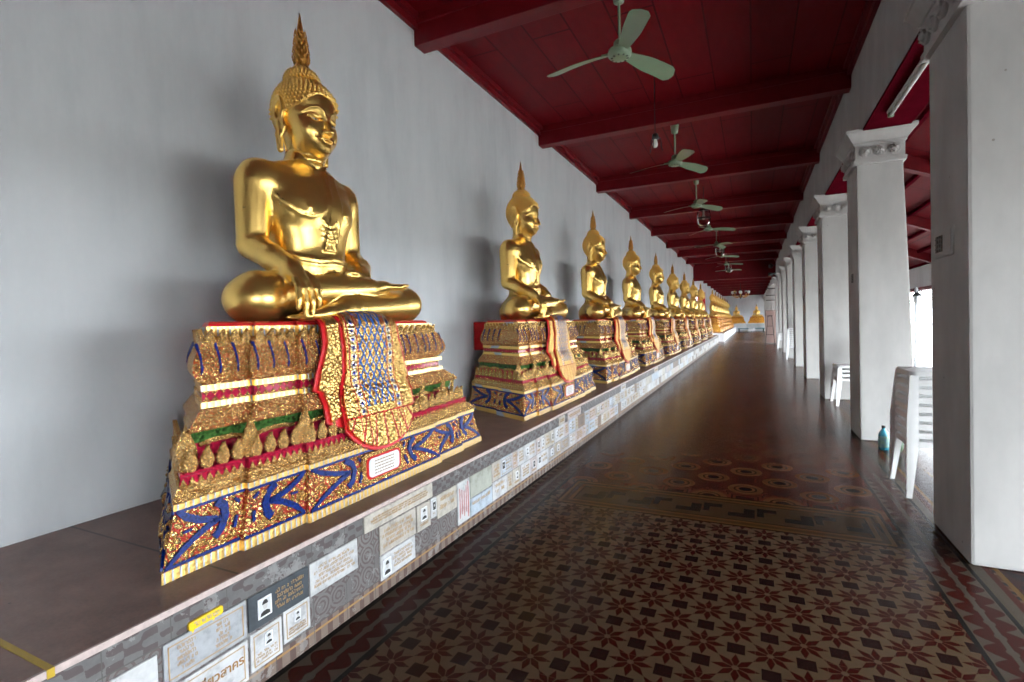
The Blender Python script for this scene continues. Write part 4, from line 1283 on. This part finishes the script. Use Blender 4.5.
# the rest of the row, each its own slab
rr = random.Random(21); NEARN = ['second', 'third', 'fourth', 'fifth', 'sixth', 'seventh', 'eighth', 'ninth']
SEQ = {}
def run(z0, z1, y, rowname, yend):
    while y < yend:
        far = y > 9
        w = rr.choice((.10, .14, .17, .20, .24, .28))*(1.5 if far else 1)
        a, b = z0, z1
        col = rr.choice(('white', 'white', 'cream', 'cream', 'grey', 'rose', 'beige', 'white', 'blue', 'brown'))
        if y > 31-w: break
        j = sum(1 for q in YS if q+1.6 < y); nm = ORD[min(j, 8)]
        SEQ[(j, rowname)] = SEQ.get((j, rowname), 0)+1
        n = SEQ[(j, rowname)]
        nth = (ORD[n-1] if n > 1 else 'first') if n <= 12 else f'{n}th'
        lab = f'{col} memorial plaque, {nth} in the {rowname} row below the {nm} statue'
        if far: plaque(y, y+w, a, b, col, lab, 0)
        else:
            ph = (min(.05, w*.34), .062, .5 if w < .18 else .2, .58) if rr.random() < .4 else None
            plaque(y, y+w, a, b, col, lab, 0 if col == 'brown' else rr.choice((2, 3, 4)), photo=ph if col != 'brown' else None, border=rr.random() < .25)
        y += w + rr.choice((.004, .006, .012))
run(.222, .362, 3.30, 'upper', 30.6)
run(.080, .216, 3.30, 'lower', 30.6)
for y0, y1, cc in ((4.75, 4.92, 'cream'), (5.02, 5.46, 'rose'), (7.4, 7.7, 'white'), (10.2, 10.6, 'cream')):
    plaque(y0, y1, .366, .448, cc, f'{cc} plaque set above the rows at the plinth edge, ' + {4.75: 'first', 5.02: 'second', 7.4: 'third', 10.2: 'fourth'}[y0] + ' past the nearest statue', 2)
# yellow enamel tag above the grey plaque
m = MB(); rounded_slab(m, facing(1.117, .384, .000) @ Matrix.Rotation(.02, 4, 'Z'), .124, .030, .010, .008); m.box(XF, XF+.009, 1.140, 1.146, .362, .372); m.box(XF, XF+.009, 1.066, 1.072, .360, .372)
o = m.obj('number_tag', plain('yellow_enamel', (.72, .47, .015), .4))
tag(o, 'small yellow number tag stuck above the grey two-column plaque', 'tag')
m = MB(); rr2 = random.Random(2); scribble(m, rr2, facing(1.117, .384, .0102), -.045, .05, -.007, .013); m.obj('lettering', GREYPAINT, o)

# ------------------------------------------------------------------ ceiling fans
def make_fan():
    r = empty('ceiling_fan')
    m = MB(); m.lathe([(.02, .42), (.045, .43), (.055, .50), (.060, .53), (.062, .545), (.03, .55)], 20); m.obj('canopy', FANGREEN, r, smooth=True)
    m = MB(); m.tube([(0, 0, .08), (0, 0, .645)], .011, 10); m.obj('rod', FANGREEN, r, smooth=True)
    m = MB(); m.lathe([(.0, -.055), (.055, -.054), (.085, -.046), (.100, -.030), (.104, -.005), (.100, .018), (.080, .030), (.055, .036), (.050, .085), (.034, .105), (.014, .110)], 28)
    mo = m.obj('motor', FANGREEN, r, angle=.7)
    m = MB()
    for k in range(10):
        a = 2*PI*k/10; m.box(.060, .078, -.006, .006, -.0545, -.050, M=Matrix.Rotation(a, 4, 'Z'))
    m.obj('vent_slots', DARKMETAL, mo)
    for b in range(3):
        m = MB(); n = 14; vs = []
        for i in range(n+1):
            t = i/n; x = .085 + .60*t
            w = .040+.030*min(1, t*2.2)
            if t > .86: w *= math.sqrt(max(.02, 1-((t-.86)/.145)**2))
            sweep = -.05*t*t + .03*max(0, (t-.8)/.2)**2
            for s in (-1, 1):
                z = -.004 - s*w*.36 - .045*t**2.4
                vs.append((x, sweep+s*w+(.018 if s > 0 else 0)*t, z))
        L = len(vs); vs += [(a, b_, c-.004) for a, b_, c in vs]; fs = []
        for i in range(n):
            a = 2*i; fs += [(a, a+2, a+3, a+1), (L+a+1, L+a+3, L+a+2, L+a), (a, L+a, L+a+2, a+2), (a+3, L+a+3, L+a+1, a+1)]
        fs += [(0, 1, L+1, L), (L-1, L-2, 2*L-2, 2*L-1)]
        m.add(vs, fs); o = m.obj('blade', FANGREEN, r, angle=.6); o.rotation_euler = (0, 0, 2*PI*b/3)
        m = MB(); m.box(.07, .16, -.016, .016, -.003, .010); m.obj('blade_iron', FANGREEN, o)
    return r
f0 = make_fan()
FY = [(4.55, 3.77, 60), (8.04, 3.765, 57), (11.23, 3.76, 50), (14.42, 3.77, 20), (17.6, 3.77, 75), (20.8, 3.77, 33), (24.0, 3.77, 8), (27.2, 3.77, 88)]
for i, (y, z, a) in enumerate(FY):
    f = f0 if i == 0 else copy_tree(f0)
    f.location = (-1.04 if i else -1.045, y, z); f.rotation_euler = (0, 0, math.radians(a))
    tag(f, 'large pale green three-blade ceiling fan nearest the viewer' if i == 0 else f'green three-blade ceiling fan, {ORD[i]} along the red ceiling', 'ceiling fan', 'ceiling fans along the walk')

# ------------------------------------------------------------------ hanging lamps
GLASS = NT('clear_lamp_glass'); GLASS.out((.95, .97, .96), .02); GLASS.b.inputs['Transmission Weight'].default_value = 1.0; GLASS.b.inputs['IOR'].default_value = 1.12; GLASS = GLASS.mat
def bulb_mat():
    t = NT('frosted_bulb'); t.out((.80, .80, .76), .25, **{'Emission Color': (1, .93, .80), 'Emission Strength': .05}); return t.mat
BULB = bulb_mat()
r = empty('pendant_lamp', (-1.01, 6.12, 3.44))
m = MB(); m.tube([(0, 0, .13), (0, 0, .98)], .006, 6); m.obj('cord', BLACK, r)
m = MB(); m.lathe([(.014, .13), (.034, .115), (.040, .085), (.042, .06), (.020, .055)], 16); m.obj('socket', BLACK, r, smooth=True)
m = MB(); m.lathe([(.018, .06), (.024, .035), (.031, .005), (.028, -.020), (.016, -.036), (.0, -.040)], 16); m.obj('bulb', BULB, r, smooth=True)
m = MB()
for k in range(3):
    a = 2*PI*k/3+.4; c, s = math.cos(a), math.sin(a)
    m.tube([(.036*c, .036*s, .085), (.065*c, .065*s, .06), (.072*c, .072*s, -.03), (.085*c, .085*s, -.075)], .005, 6)
m.obj('holder_arm', DARKMETAL, r)
tag(r, 'bare bulb pendant on a long cord between first and second fans', 'lamp')
def make_lantern():
    r = empty('glass_lantern')
    m = MB(); m.lathe([(.10, .24), (.150, .20), (.158, .12), (.156, -.05), (.140, -.14), (.09, -.20), (.03, -.22), (.0, -.222), (.03, -.214), (.085, -.193), (.133, -.135), (.150, -.05), (.152, .12), (.144, .197), (.096, .235), (.10, .24)], 24); m.obj('glass_bowl', GLASS, r, smooth=True)
    m = MB(); m.lathe([(.02, .40), (.045, .36), (.05, .30), (.105, .25), (.108, .225), (.02, .23)], 20); m.obj('cap', DARKMETAL, r, smooth=True)
    m = MB(); m.lathe([(.02, .23), (.022, .10), (.038, .05), (.040, .0), (.02, -.04), (.0, -.045)], 14); m.obj('bulb', BULB, r, smooth=True)
    m = MB(); m.tube([(0, 0, .38), (0, 0, .93)], .008, 6); m.obj('cord', BLACK, r)
    m = MB(); m.lathe([(.16, -.005), (.163, .0), (.163, .012), (.16, .016)], 24); m.obj('ring', DARKMETAL, r, smooth=True)
    return r
l0 = make_lantern()
for i, (x, y, z) in enumerate(((-1.0, 12.45, 3.70), (-1.0, 18.8, 3.70), (-1.0, 25.5, 3.70))):
    l = l0 if i == 0 else copy_tree(l0)
    l.location = (x, y, z); l.scale = (.92, .92, .80)
    tag(l, f'hanging glass lantern, {["nearest", "middle", "farthest"][i]} of three under the red ceiling', 'lantern', 'glass lanterns along the walk')
r = empty('chandelier', (-.75, 38.0, 3.0))
m = MB(); m.tube([(0, 0, 0), (0, 0, .80)], .02, 6); m.lathe([(.0, -.30), (.06, -.2), (.12, -.1), (.06, 0)], 12); m.obj('stem', DARKMETAL, r)
for k in range(8):
    a = 2*PI*k/8; c, s = math.cos(a), math.sin(a); m = MB()
    m.tube([(.05*c, .05*s, -.1), (.3*c, .3*s, -.2), (.48*c, .48*s, -.05), (.5*c, .5*s, .05)], .022, 6); o = m.obj('arm', GOLDOLD, r)
    m = MB(); m.lathe([(.03, .05), (.09, .12), (.10, .22), (.05, .26)], 10, (.5*c, .5*s, 0)); m.obj('shade', GLASS if k % 2 else WHITESTONE, o)
tag(r, 'distant dark chandelier hanging near the far end of the walk', 'chandelier')
# tube light under the arcade beam
r = empty('tube_light', (1.225, 5.42, 3.387))
m = MB(); m.box(-.028, .028, -.62, .72, -.028, 0); m.obj('batten', WHITEP, r, bevel=.006)
m = MB(); m.tube([(0, -.58, -.048), (0, .68, -.048)], .017, 12); m.obj('tube', plain('unlit_tube', (.66, .67, .64), .25), r, smooth=True)
for y in (-.60, .70):
    m = MB(); m.box(-.022, .022, y-.02, y+.02, -.066, -.02); m.obj('end_cap', FANGREEN, r, bevel=.006)
tag(r, 'unlit fluorescent tube fitting under the red beam between the first two columns', 'tube light')

# ------------------------------------------------------------------ vent plates on the columns
def vent(k, y0):
    z = 1.83; o0 = empty('vent_plate', (XC-.025*z/3.06, y0, z))
    m = MB(); m.box(-.012, .0, -.175, .175, -.085, .085); p = m.obj('plate', COL, o0, bevel=.004)
    m = MB(); m.box(-.017, -.011, -.150, .150, -.066, .066); m.obj('raised_rim', COL, o0, bevel=.003)
    m = MB(); m.box(-.019, -.0165, -.015, .110, -.052, .048); m.obj('opening', plain('vent_shadow_brown', (.055, .040, .030), .6), o0)
    m = MB()
    for i in range(3): m.box(-.022, -.018, -.015, .110, -.034+.03*i, -.026+.03*i)
    for i in range(2): m.box(-.022, -.018, .025+.043*i, .031+.043*i, -.052, .048)
    m.obj('grille', DARKMETAL, o0)
    return o0
v0 = vent(0, 3.96)
for k in range(7):
    v = v0 if k == 0 else copy_tree(v0)
    v.location = (XC-.025*1.83/3.06-.001, 3.955+BAY*k if k == 0 else 3.80+BAY*k, 1.83)
    tag(v, 'small square vent plate with dark grille on the nearest column' if k == 0 else f'small brown vent plate on the {ORD[k]} column', 'vent', 'vent plates on the columns')

# ------------------------------------------------------------------ plastic chairs
def make_chair():
    r = empty('plastic_chair')
    m = MB()
    W, D, Z, t = .215, .43, .425, .007
    def ring(x0, x1, w, z, rad, n=4):
        out = []
        for cx, cy, a0 in ((x1-rad, w-rad, 0), (x0+rad, w-rad, PI/2), (x0+rad, -w+rad, PI), (x1-rad, -w+rad, 1.5*PI)):
            for k in range(n+1):
                a = a0+PI/2*k/n; out.append((cx+rad*math.cos(a), cy+rad*math.sin(a), z))
        return out
    R = [ring(.0, D, W, Z, .05), ring(-.006, D+.004, W+.008, Z-.010, .056), ring(-.012, D+.006, W+.014, Z-.038, .06),
         ring(-.005, D, W+.007, Z-.038, .055), ring(.001, D-.004, W+.001, Z-.014, .05), ring(.006, D-.006, W-.006, Z-.008, .05)]
    n = len(R[0]); vs = [p for q in R for p in q]; fs = []
    for i in range(len(R)-1):
        for k in range(n):
            k2 = (k+1) % n; fs.append((i*n+k, (i+1)*n+k, (i+1)*n+k2, i*n+k2))
    fs.append(tuple(range(n))); fs.append(tuple(5*n+k for k in range(n-1, -1, -1)))
    m.add(vs, fs); m.obj('seat', WHITEP, r, angle=.7)
    for sx in (0, 1):
        for s in (-1, 1):
            m = MB(); rows = []
            for q in range(7):
                u = q/6; z = (Z-.03)*(1-u)
                x = (.0 - .030*u) if sx == 0 else (D + .075*u)
                y = s*(W+.006+.045*u)
                wd = .058-.022*u; d = 1 if sx == 0 else -1
                rows.append([(x, y, z), (x+d*wd, y, z), (x+d*wd, y-s*t, z), (x+d*t, y-s*t, z), (x+d*t, y-s*wd*.75, z), (x, y-s*wd*.75, z)])
            vs = [p for q in rows for p in q]; fs = []
            for i in range(6):
                for k in range(6):
                    k2 = (k+1) % 6; f = (i*6+k, i*6+k2, (i+1)*6+k2, (i+1)*6+k)
                    fs.append(f if (s > 0) == (sx == 0) else f[::-1])
            f = tuple(range(5, -1, -1)); g2 = tuple(36+k for k in range(6)); fs += [f, g2] if (s > 0) == (sx == 0) else [f[::-1], g2[::-1]]
            m.add(vs, fs); m.obj('leg', WHITEP, r)
    m = MB()                                        # slatted back
    def bp(y, z): 
        u = (z-Z)/.40; return (D-.02+.085*u+.02*(1-(y/.2)**2)*u, y, z)
    def strip(y0, y1, z0, z1, k=6):
        vs = []
        for i in range(k+1):
            z = z0+(z1-z0)*i/k
            for y in (y0, y1): vs.append(bp(y, z))
        L = len(vs); vs += [(a+t, b, c) for a, b, c in vs]; fs = []
        for i in range(k):
            a = 2*i; fs += [(a, a+2, a+3, a+1), (L+a, L+a+1, L+a+3, L+a+2), (a, L+a, L+a+2, a+2), (a+1, a+3, L+a+3, L+a+1)]
        fs += [(0, 1, L+1, L), (2*k, L+2*k, L+2*k+1, 2*k+1)]
        m.add(vs, fs)
    for i in range(5): strip(-.185+.078*i, -.185+.078*i+.05, Z-.01, Z+.36)
    for i in range(6): strip(-.205+.068*i, -.205+.068*(i+1), Z+.33, Z+.40, 2)
    m.obj('backrest', WHITEP, r)
    return r
ch0 = make_chair()
STK = [('in the tall stack beside the nearest column', 1.075, 4.99, 9, 0), ('in the low stack by the second column', 1.18, 9.48, 4, .03), ('in the tall stack far down the colonnade', 1.02, 19.08, 10, -.02), ('in the farthest low stack before the pinkish panel', 1.0, 25.35, 5, .02)]
first = True
for nm, x, y, n, a in STK:
    for k in range(n):
        c = ch0 if first else copy_tree(ch0); first = False
        c.location = (x, y, .0675*k); c.rotation_euler = (0, 0, a)
        w = 'lowest' if k == 0 else 'topmost' if k == n-1 else (ORD[k]+' from the floor')
        tag(c, f'white plastic chair, {w} {nm}', 'chair', 'white chairs '+nm)
# bottle and bag on the floor
r = empty('plastic_bottle', (1.215, 6.36, 0))
m = MB(); m.lathe([(.040, 0), (.046, .008), (.046, .15), (.043, .17), (.028, .195), (.016, .215), (.015, .232)], 18); m.obj('body', plain('teal_bottle', (.04, .22, .30), .25), r, smooth=True)
t = NT('printed_label'); t.objc(); v = t.voro(t.P, 26, out='Color'); t.out(t.mix(t.noise(t.P, 24), (.03, .12, .42), (.30, .45, .12)), .35)
m = MB(); m.lathe([(.0468, .03), (.0474, .035), (.0474, .14), (.0468, .145)], 18); m.obj('label', t.mat, r, smooth=True)
m = MB(); m.lathe([(.018, .228), (.018, .25), (.0, .252)], 14); m.obj('cap', BLACK, r, smooth=True)
tag(r, 'blue-green plastic bottle standing at the foot of the second column', 'bottle')
m = MB(); vs, fs = ico(1, 3); rb = random.Random(4)
m.add([(v.x*.052*(1+.12*math.sin(v.z*9+v.y*5)), v.y*.06*(1+.14*math.sin(v.x*8+v.z*7)), .10+v.z*.10*(1+.10*math.sin(v.x*11))) for v in vs], fs)
o = m.obj('crumpled_bag', plain('dark_green_bag', (.05, .10, .05), .3, 0, .6, 18), smooth=True); o.location = (1.30, 6.22, 0)
tag(o, 'dark crumpled bag beside the bottle by the second column', 'bag')

# ------------------------------------------------------------------ the outer aisle's odds and ends
r = empty('wall_lantern', (3.93, 16.55, 2.02))
m = MB(); m.tube([(.07, 0, -.02), (-.02, 0, -.02), (-.05, 0, -.06)], .012, 6); m.obj('bracket', DARKMETAL, r)
m = MB(); m.lathe([(.03, -.06), (.13, -.14), (.12, -.16), (.03, -.15)], 8, (-.05, 0, 0)); m.obj('cap', DARKMETAL, r)
m = MB(); m.lathe([(.10, -.16), (.06, -.38), (.0, -.39)], 8, (-.05, 0, 0)); m.obj('glass', GLASS, r)
tag(r, 'dark wall lantern hanging by the bright opening behind the second column', 'lantern')
m = MB(); rw = random.Random(8)
for k in range(3):
    pts = [(3.96, 16.5-.14*i, 1.88-.10*k-.16*math.sin(PI*i/9)+rw.uniform(-.03, .03)) for i in range(10)]
    m.tube(pts, .008, 5)
o = m.obj('loose_wire', DARKMETAL); tag(o, 'tangled dark wires strung across the bright opening', 'wire')
m = MB(); m.tube([(3.9, 16.72, 0), (3.9, 16.72, 2.1)], .045, 10); o = m.obj('grey_post', plain('grey_post', (.36, .38, .40), .5)); tag(o, 'slim grey post at the bright opening beside second column', 'post')

# ------------------------------------------------------------------ far end
r = empty('notice_panel', (.92, 30.2, 0))
m = MB(); m.box(-.31, .31, -.02, .02, .05, 1.75); m.obj('board', plain('pinkish_board', (.50, .34, .30), .6, 0, .1, 4), r, bevel=.004)
m = MB(); m.box(-.33, -.31, -.03, .03, 0, 1.78); m.box(.31, .33, -.03, .03, 0, 1.78); m.box(-.33, .33, -.03, .03, 1.75, 1.78); m.obj('frame', plain('board_frame', (.30, .19, .15), .5), r)
tag(r, 'pinkish standing panel at the far right end of the colonnade', 'panel')
r = empty('tall_stool', (.80, 29.75, 0))
m = MB(); m.lathe([(.0, 1.46), (.13, 1.46), (.13, 1.50), (.0, 1.50)], 14); m.obj('seat', DARKMETAL, r)
for sx, sy in ((-1, -1), (1, -1), (-1, 1), (1, 1)):
    m = MB(); m.tube([(.09*sx, .09*sy, 1.46), (.22*sx, .16*sy, 0)], .014, 6); m.obj('leg', DARKMETAL, r)
m = MB()
for z in (.5, .95):
    k = .09+.13*(1-z/1.46); h = .09+.07*(1-z/1.46)
    m.tube([(-k, -h, z), (k, -h, z)], .01, 6); m.tube([(-k, h, z), (k, h, z)], .01, 6)
m.obj('stretcher', DARKMETAL, r)
tag(r, 'tall dark metal stand before the pinkish panel', 'stool')
for i, (x, y, z, lab) in enumerate(((.95, 29.55, 4.05, 'dark round camera under the ceiling at the far right, left one'), (.82, 25.78, 3.34, 'dark round camera on a column capital at the far right, right one'))):
    r = empty('security_camera', (x, y, z))
    m = MB(); vs, fs = ico(.13 if i == 0 else .10, 2); m.add([v+Vector((-.10, -.1, 0)) for v in vs], fs); m.obj('housing', DARKMETAL, r, smooth=True)
    m = MB(); m.tube([(-.08, -.08, 0), (.145, .0, .06)], .03, 8); m.obj('bracket', DARKMETAL, r)
    tag(r, lab, 'camera', 'cameras at the far right')
r = empty('wall_rack', (.95, 31.4, 0))
for z in (2.35, 2.62, 2.98):
    m = MB(); m.tube([(-.30, 0, z), (.30, 0, z)], .022, 6); m.obj('bar', DARKMETAL, r)
m = MB(); m.tube([(.22, 0, 0), (.22, 0, 3.2)], .025, 6); m.obj('post', DARKMETAL, r)
tag(r, 'dark metal rack of horizontal bars above the pinkish panel', 'rack')
r = empty('door_leaf', (-2.93, 31.5, 0))
m = MB(); m.box(0, .44, -.025, .025, 0, 2.95); m.obj('panel', plain('red_door_paint', (.42, .015, .02), .4), r, bevel=.006)
m = MB(); m.box(.10, .36, -.035, .035, 1.6, 2.7); m.box(.10, .36, -.035, .035, .3, 1.3); m.obj('inset', REDLAC, r, bevel=.01)
m = MB(); m.lathe([(.0, -.03), (.03, -.02), (.03, .02), (.0, .03)], 10, (.40, -.05, 1.15)); m.obj('handle', GOLDOLD, r)
tag(r, 'open red door leaf at the doorway past the ninth statue', 'door')
m = MB(); m.box(-2.974, -2.72, 33.10, 33.25, 0, 3.1); o = m.obj('door_1', plain('blue_grey_door_frame', (.22, .36, .42), .5)); tag(o, kind='structure')
r = empty('altar_table', (-.15, 57.2, 0))
m = MB(); m.box(-1.25, 1.2, -.35, .9, .30, .36); m.obj('top', plain('teal_table', (.05, .17, .20), .4), r, bevel=.01)
for x in (-1.15, 0, 1.1):
    for y in (-.28, .80):
        m = MB(); m.box(x-.05, x+.05, y-.05, y+.05, 0, .30); m.obj('leg', DARKMETAL, r)
m = MB(); m.box(-.25, .35, -.37, -.35, .05, .34); m.obj('white_panel', WHITESTONE, r)
tag(r, 'low dark teal table before the statue on the end wall', 'table')
for i, (x, lab, s) in enumerate(((.39, 'small golden statue on the end wall at the right, above the teal table', .72), (-1.55, 'small dim golden statue in the end corner at the left', .72))):
    st = copy_tree(st0); pe = copy_tree(pf0)
    for o, z in ((st, .35+.95*.93-.42), (pe, .0)):
        o.rotation_euler = (0, 0, -PI/2); o.scale = (s, s, s)
    pe.location = (x, 59.6, .85); st.location = (x, 59.62, .85+(SEAT-PZ)*s)
    tag(st, lab, 'statue', 'golden statues at the end wall')
    tag(pe, 'gilded pedestal at the end wall, ' + ('right one behind the teal table' if i == 0 else 'left one in the dim corner'), 'pedestal', 'gilded pedestals at the end wall')
    m = MB(); m.box(x-.96, x+.96, 58.8, 62.2, 0, .85); tag(m.obj('trim_5' if i == 0 else 'trim_6', WHITESTONE), kind='structure')

# ------------------------------------------------------------------ daylight, camera
w = bpy.data.worlds.new('sky'); SC.world = w; w.use_nodes = True
nt = w.node_tree; bg = nt.nodes['Background']
bg.inputs[0].default_value = (.86, .94, 1.0, 1); bg.inputs[1].default_value = 22.5
def portal(name, loc, rot, sx, sy):
    l = bpy.data.lights.new(name, 'AREA'); l.shape = 'RECTANGLE'; l.size = sx; l.size_y = sy
    l.cycles.is_portal = True
    o = bpy.data.objects.new(name, l); C.objects.link(o); o.location = loc; o.rotation_euler = rot
portal('sky_opening_right', (4.3, 27.8, 1.0), (0, PI/2, 0), 2.1, 69)
portal('sky_opening_left', (-3.4, 31.95, 1.6), (0, -PI/2, 0), 3.1, 2.6)
portal('sky_passage_right', (4.3, 31.95, 1.6), (0, PI/2, 0), 2.0, 2.6)

cam = bpy.data.cameras.new('camera'); co = bpy.data.objects.new('camera', cam); C.objects.link(co)
yaw, pit, rol = math.radians(25.449), math.radians(-1.951), math.radians(-1.392)
Fw = Vector((-math.sin(yaw)*math.cos(pit), math.cos(yaw)*math.cos(pit), math.sin(pit)))
rt = Vector((math.cos(yaw), math.sin(yaw), 0)); up = rt.cross(Fw)
c_, s_ = math.cos(rol), math.sin(rol)
R_, U_ = rt*c_+up*s_, -rt*s_+up*c_
Mx = Matrix((R_, U_, -Fw)).transposed().to_4x4(); Mx.translation = Vector((0, 0, 1.4))
co.matrix_world = Mx
cam.sensor_width = 36; cam.lens = 507.02/1024*36; cam.clip_start = .05; cam.clip_end = 300
SC.camera = co
SC.view_settings.view_transform = 'Standard'; SC.view_settings.look = 'None'; SC.view_settings.gamma = 1.0
SC.view_settings.use_curve_mapping = False; SC.view_settings.exposure = 0.0
SC.cycles.use_denoising = True
SC.cycles.denoiser = 'OPENIMAGEDENOISE'; SC.cycles.denoising_prefilter = 'FAST'; SC.cycles.denoising_input_passes = 'RGB_ALBEDO_NORMAL'
SC.cycles.max_bounces = 10; SC.cycles.diffuse_bounces = 6; SC.cycles.glossy_bounces = 5
SC.cycles.sample_clamp_indirect = 4
SC.cycles.caustics_reflective = False; SC.cycles.caustics_refractive = False
SC.cycles.use_adaptive_sampling = False
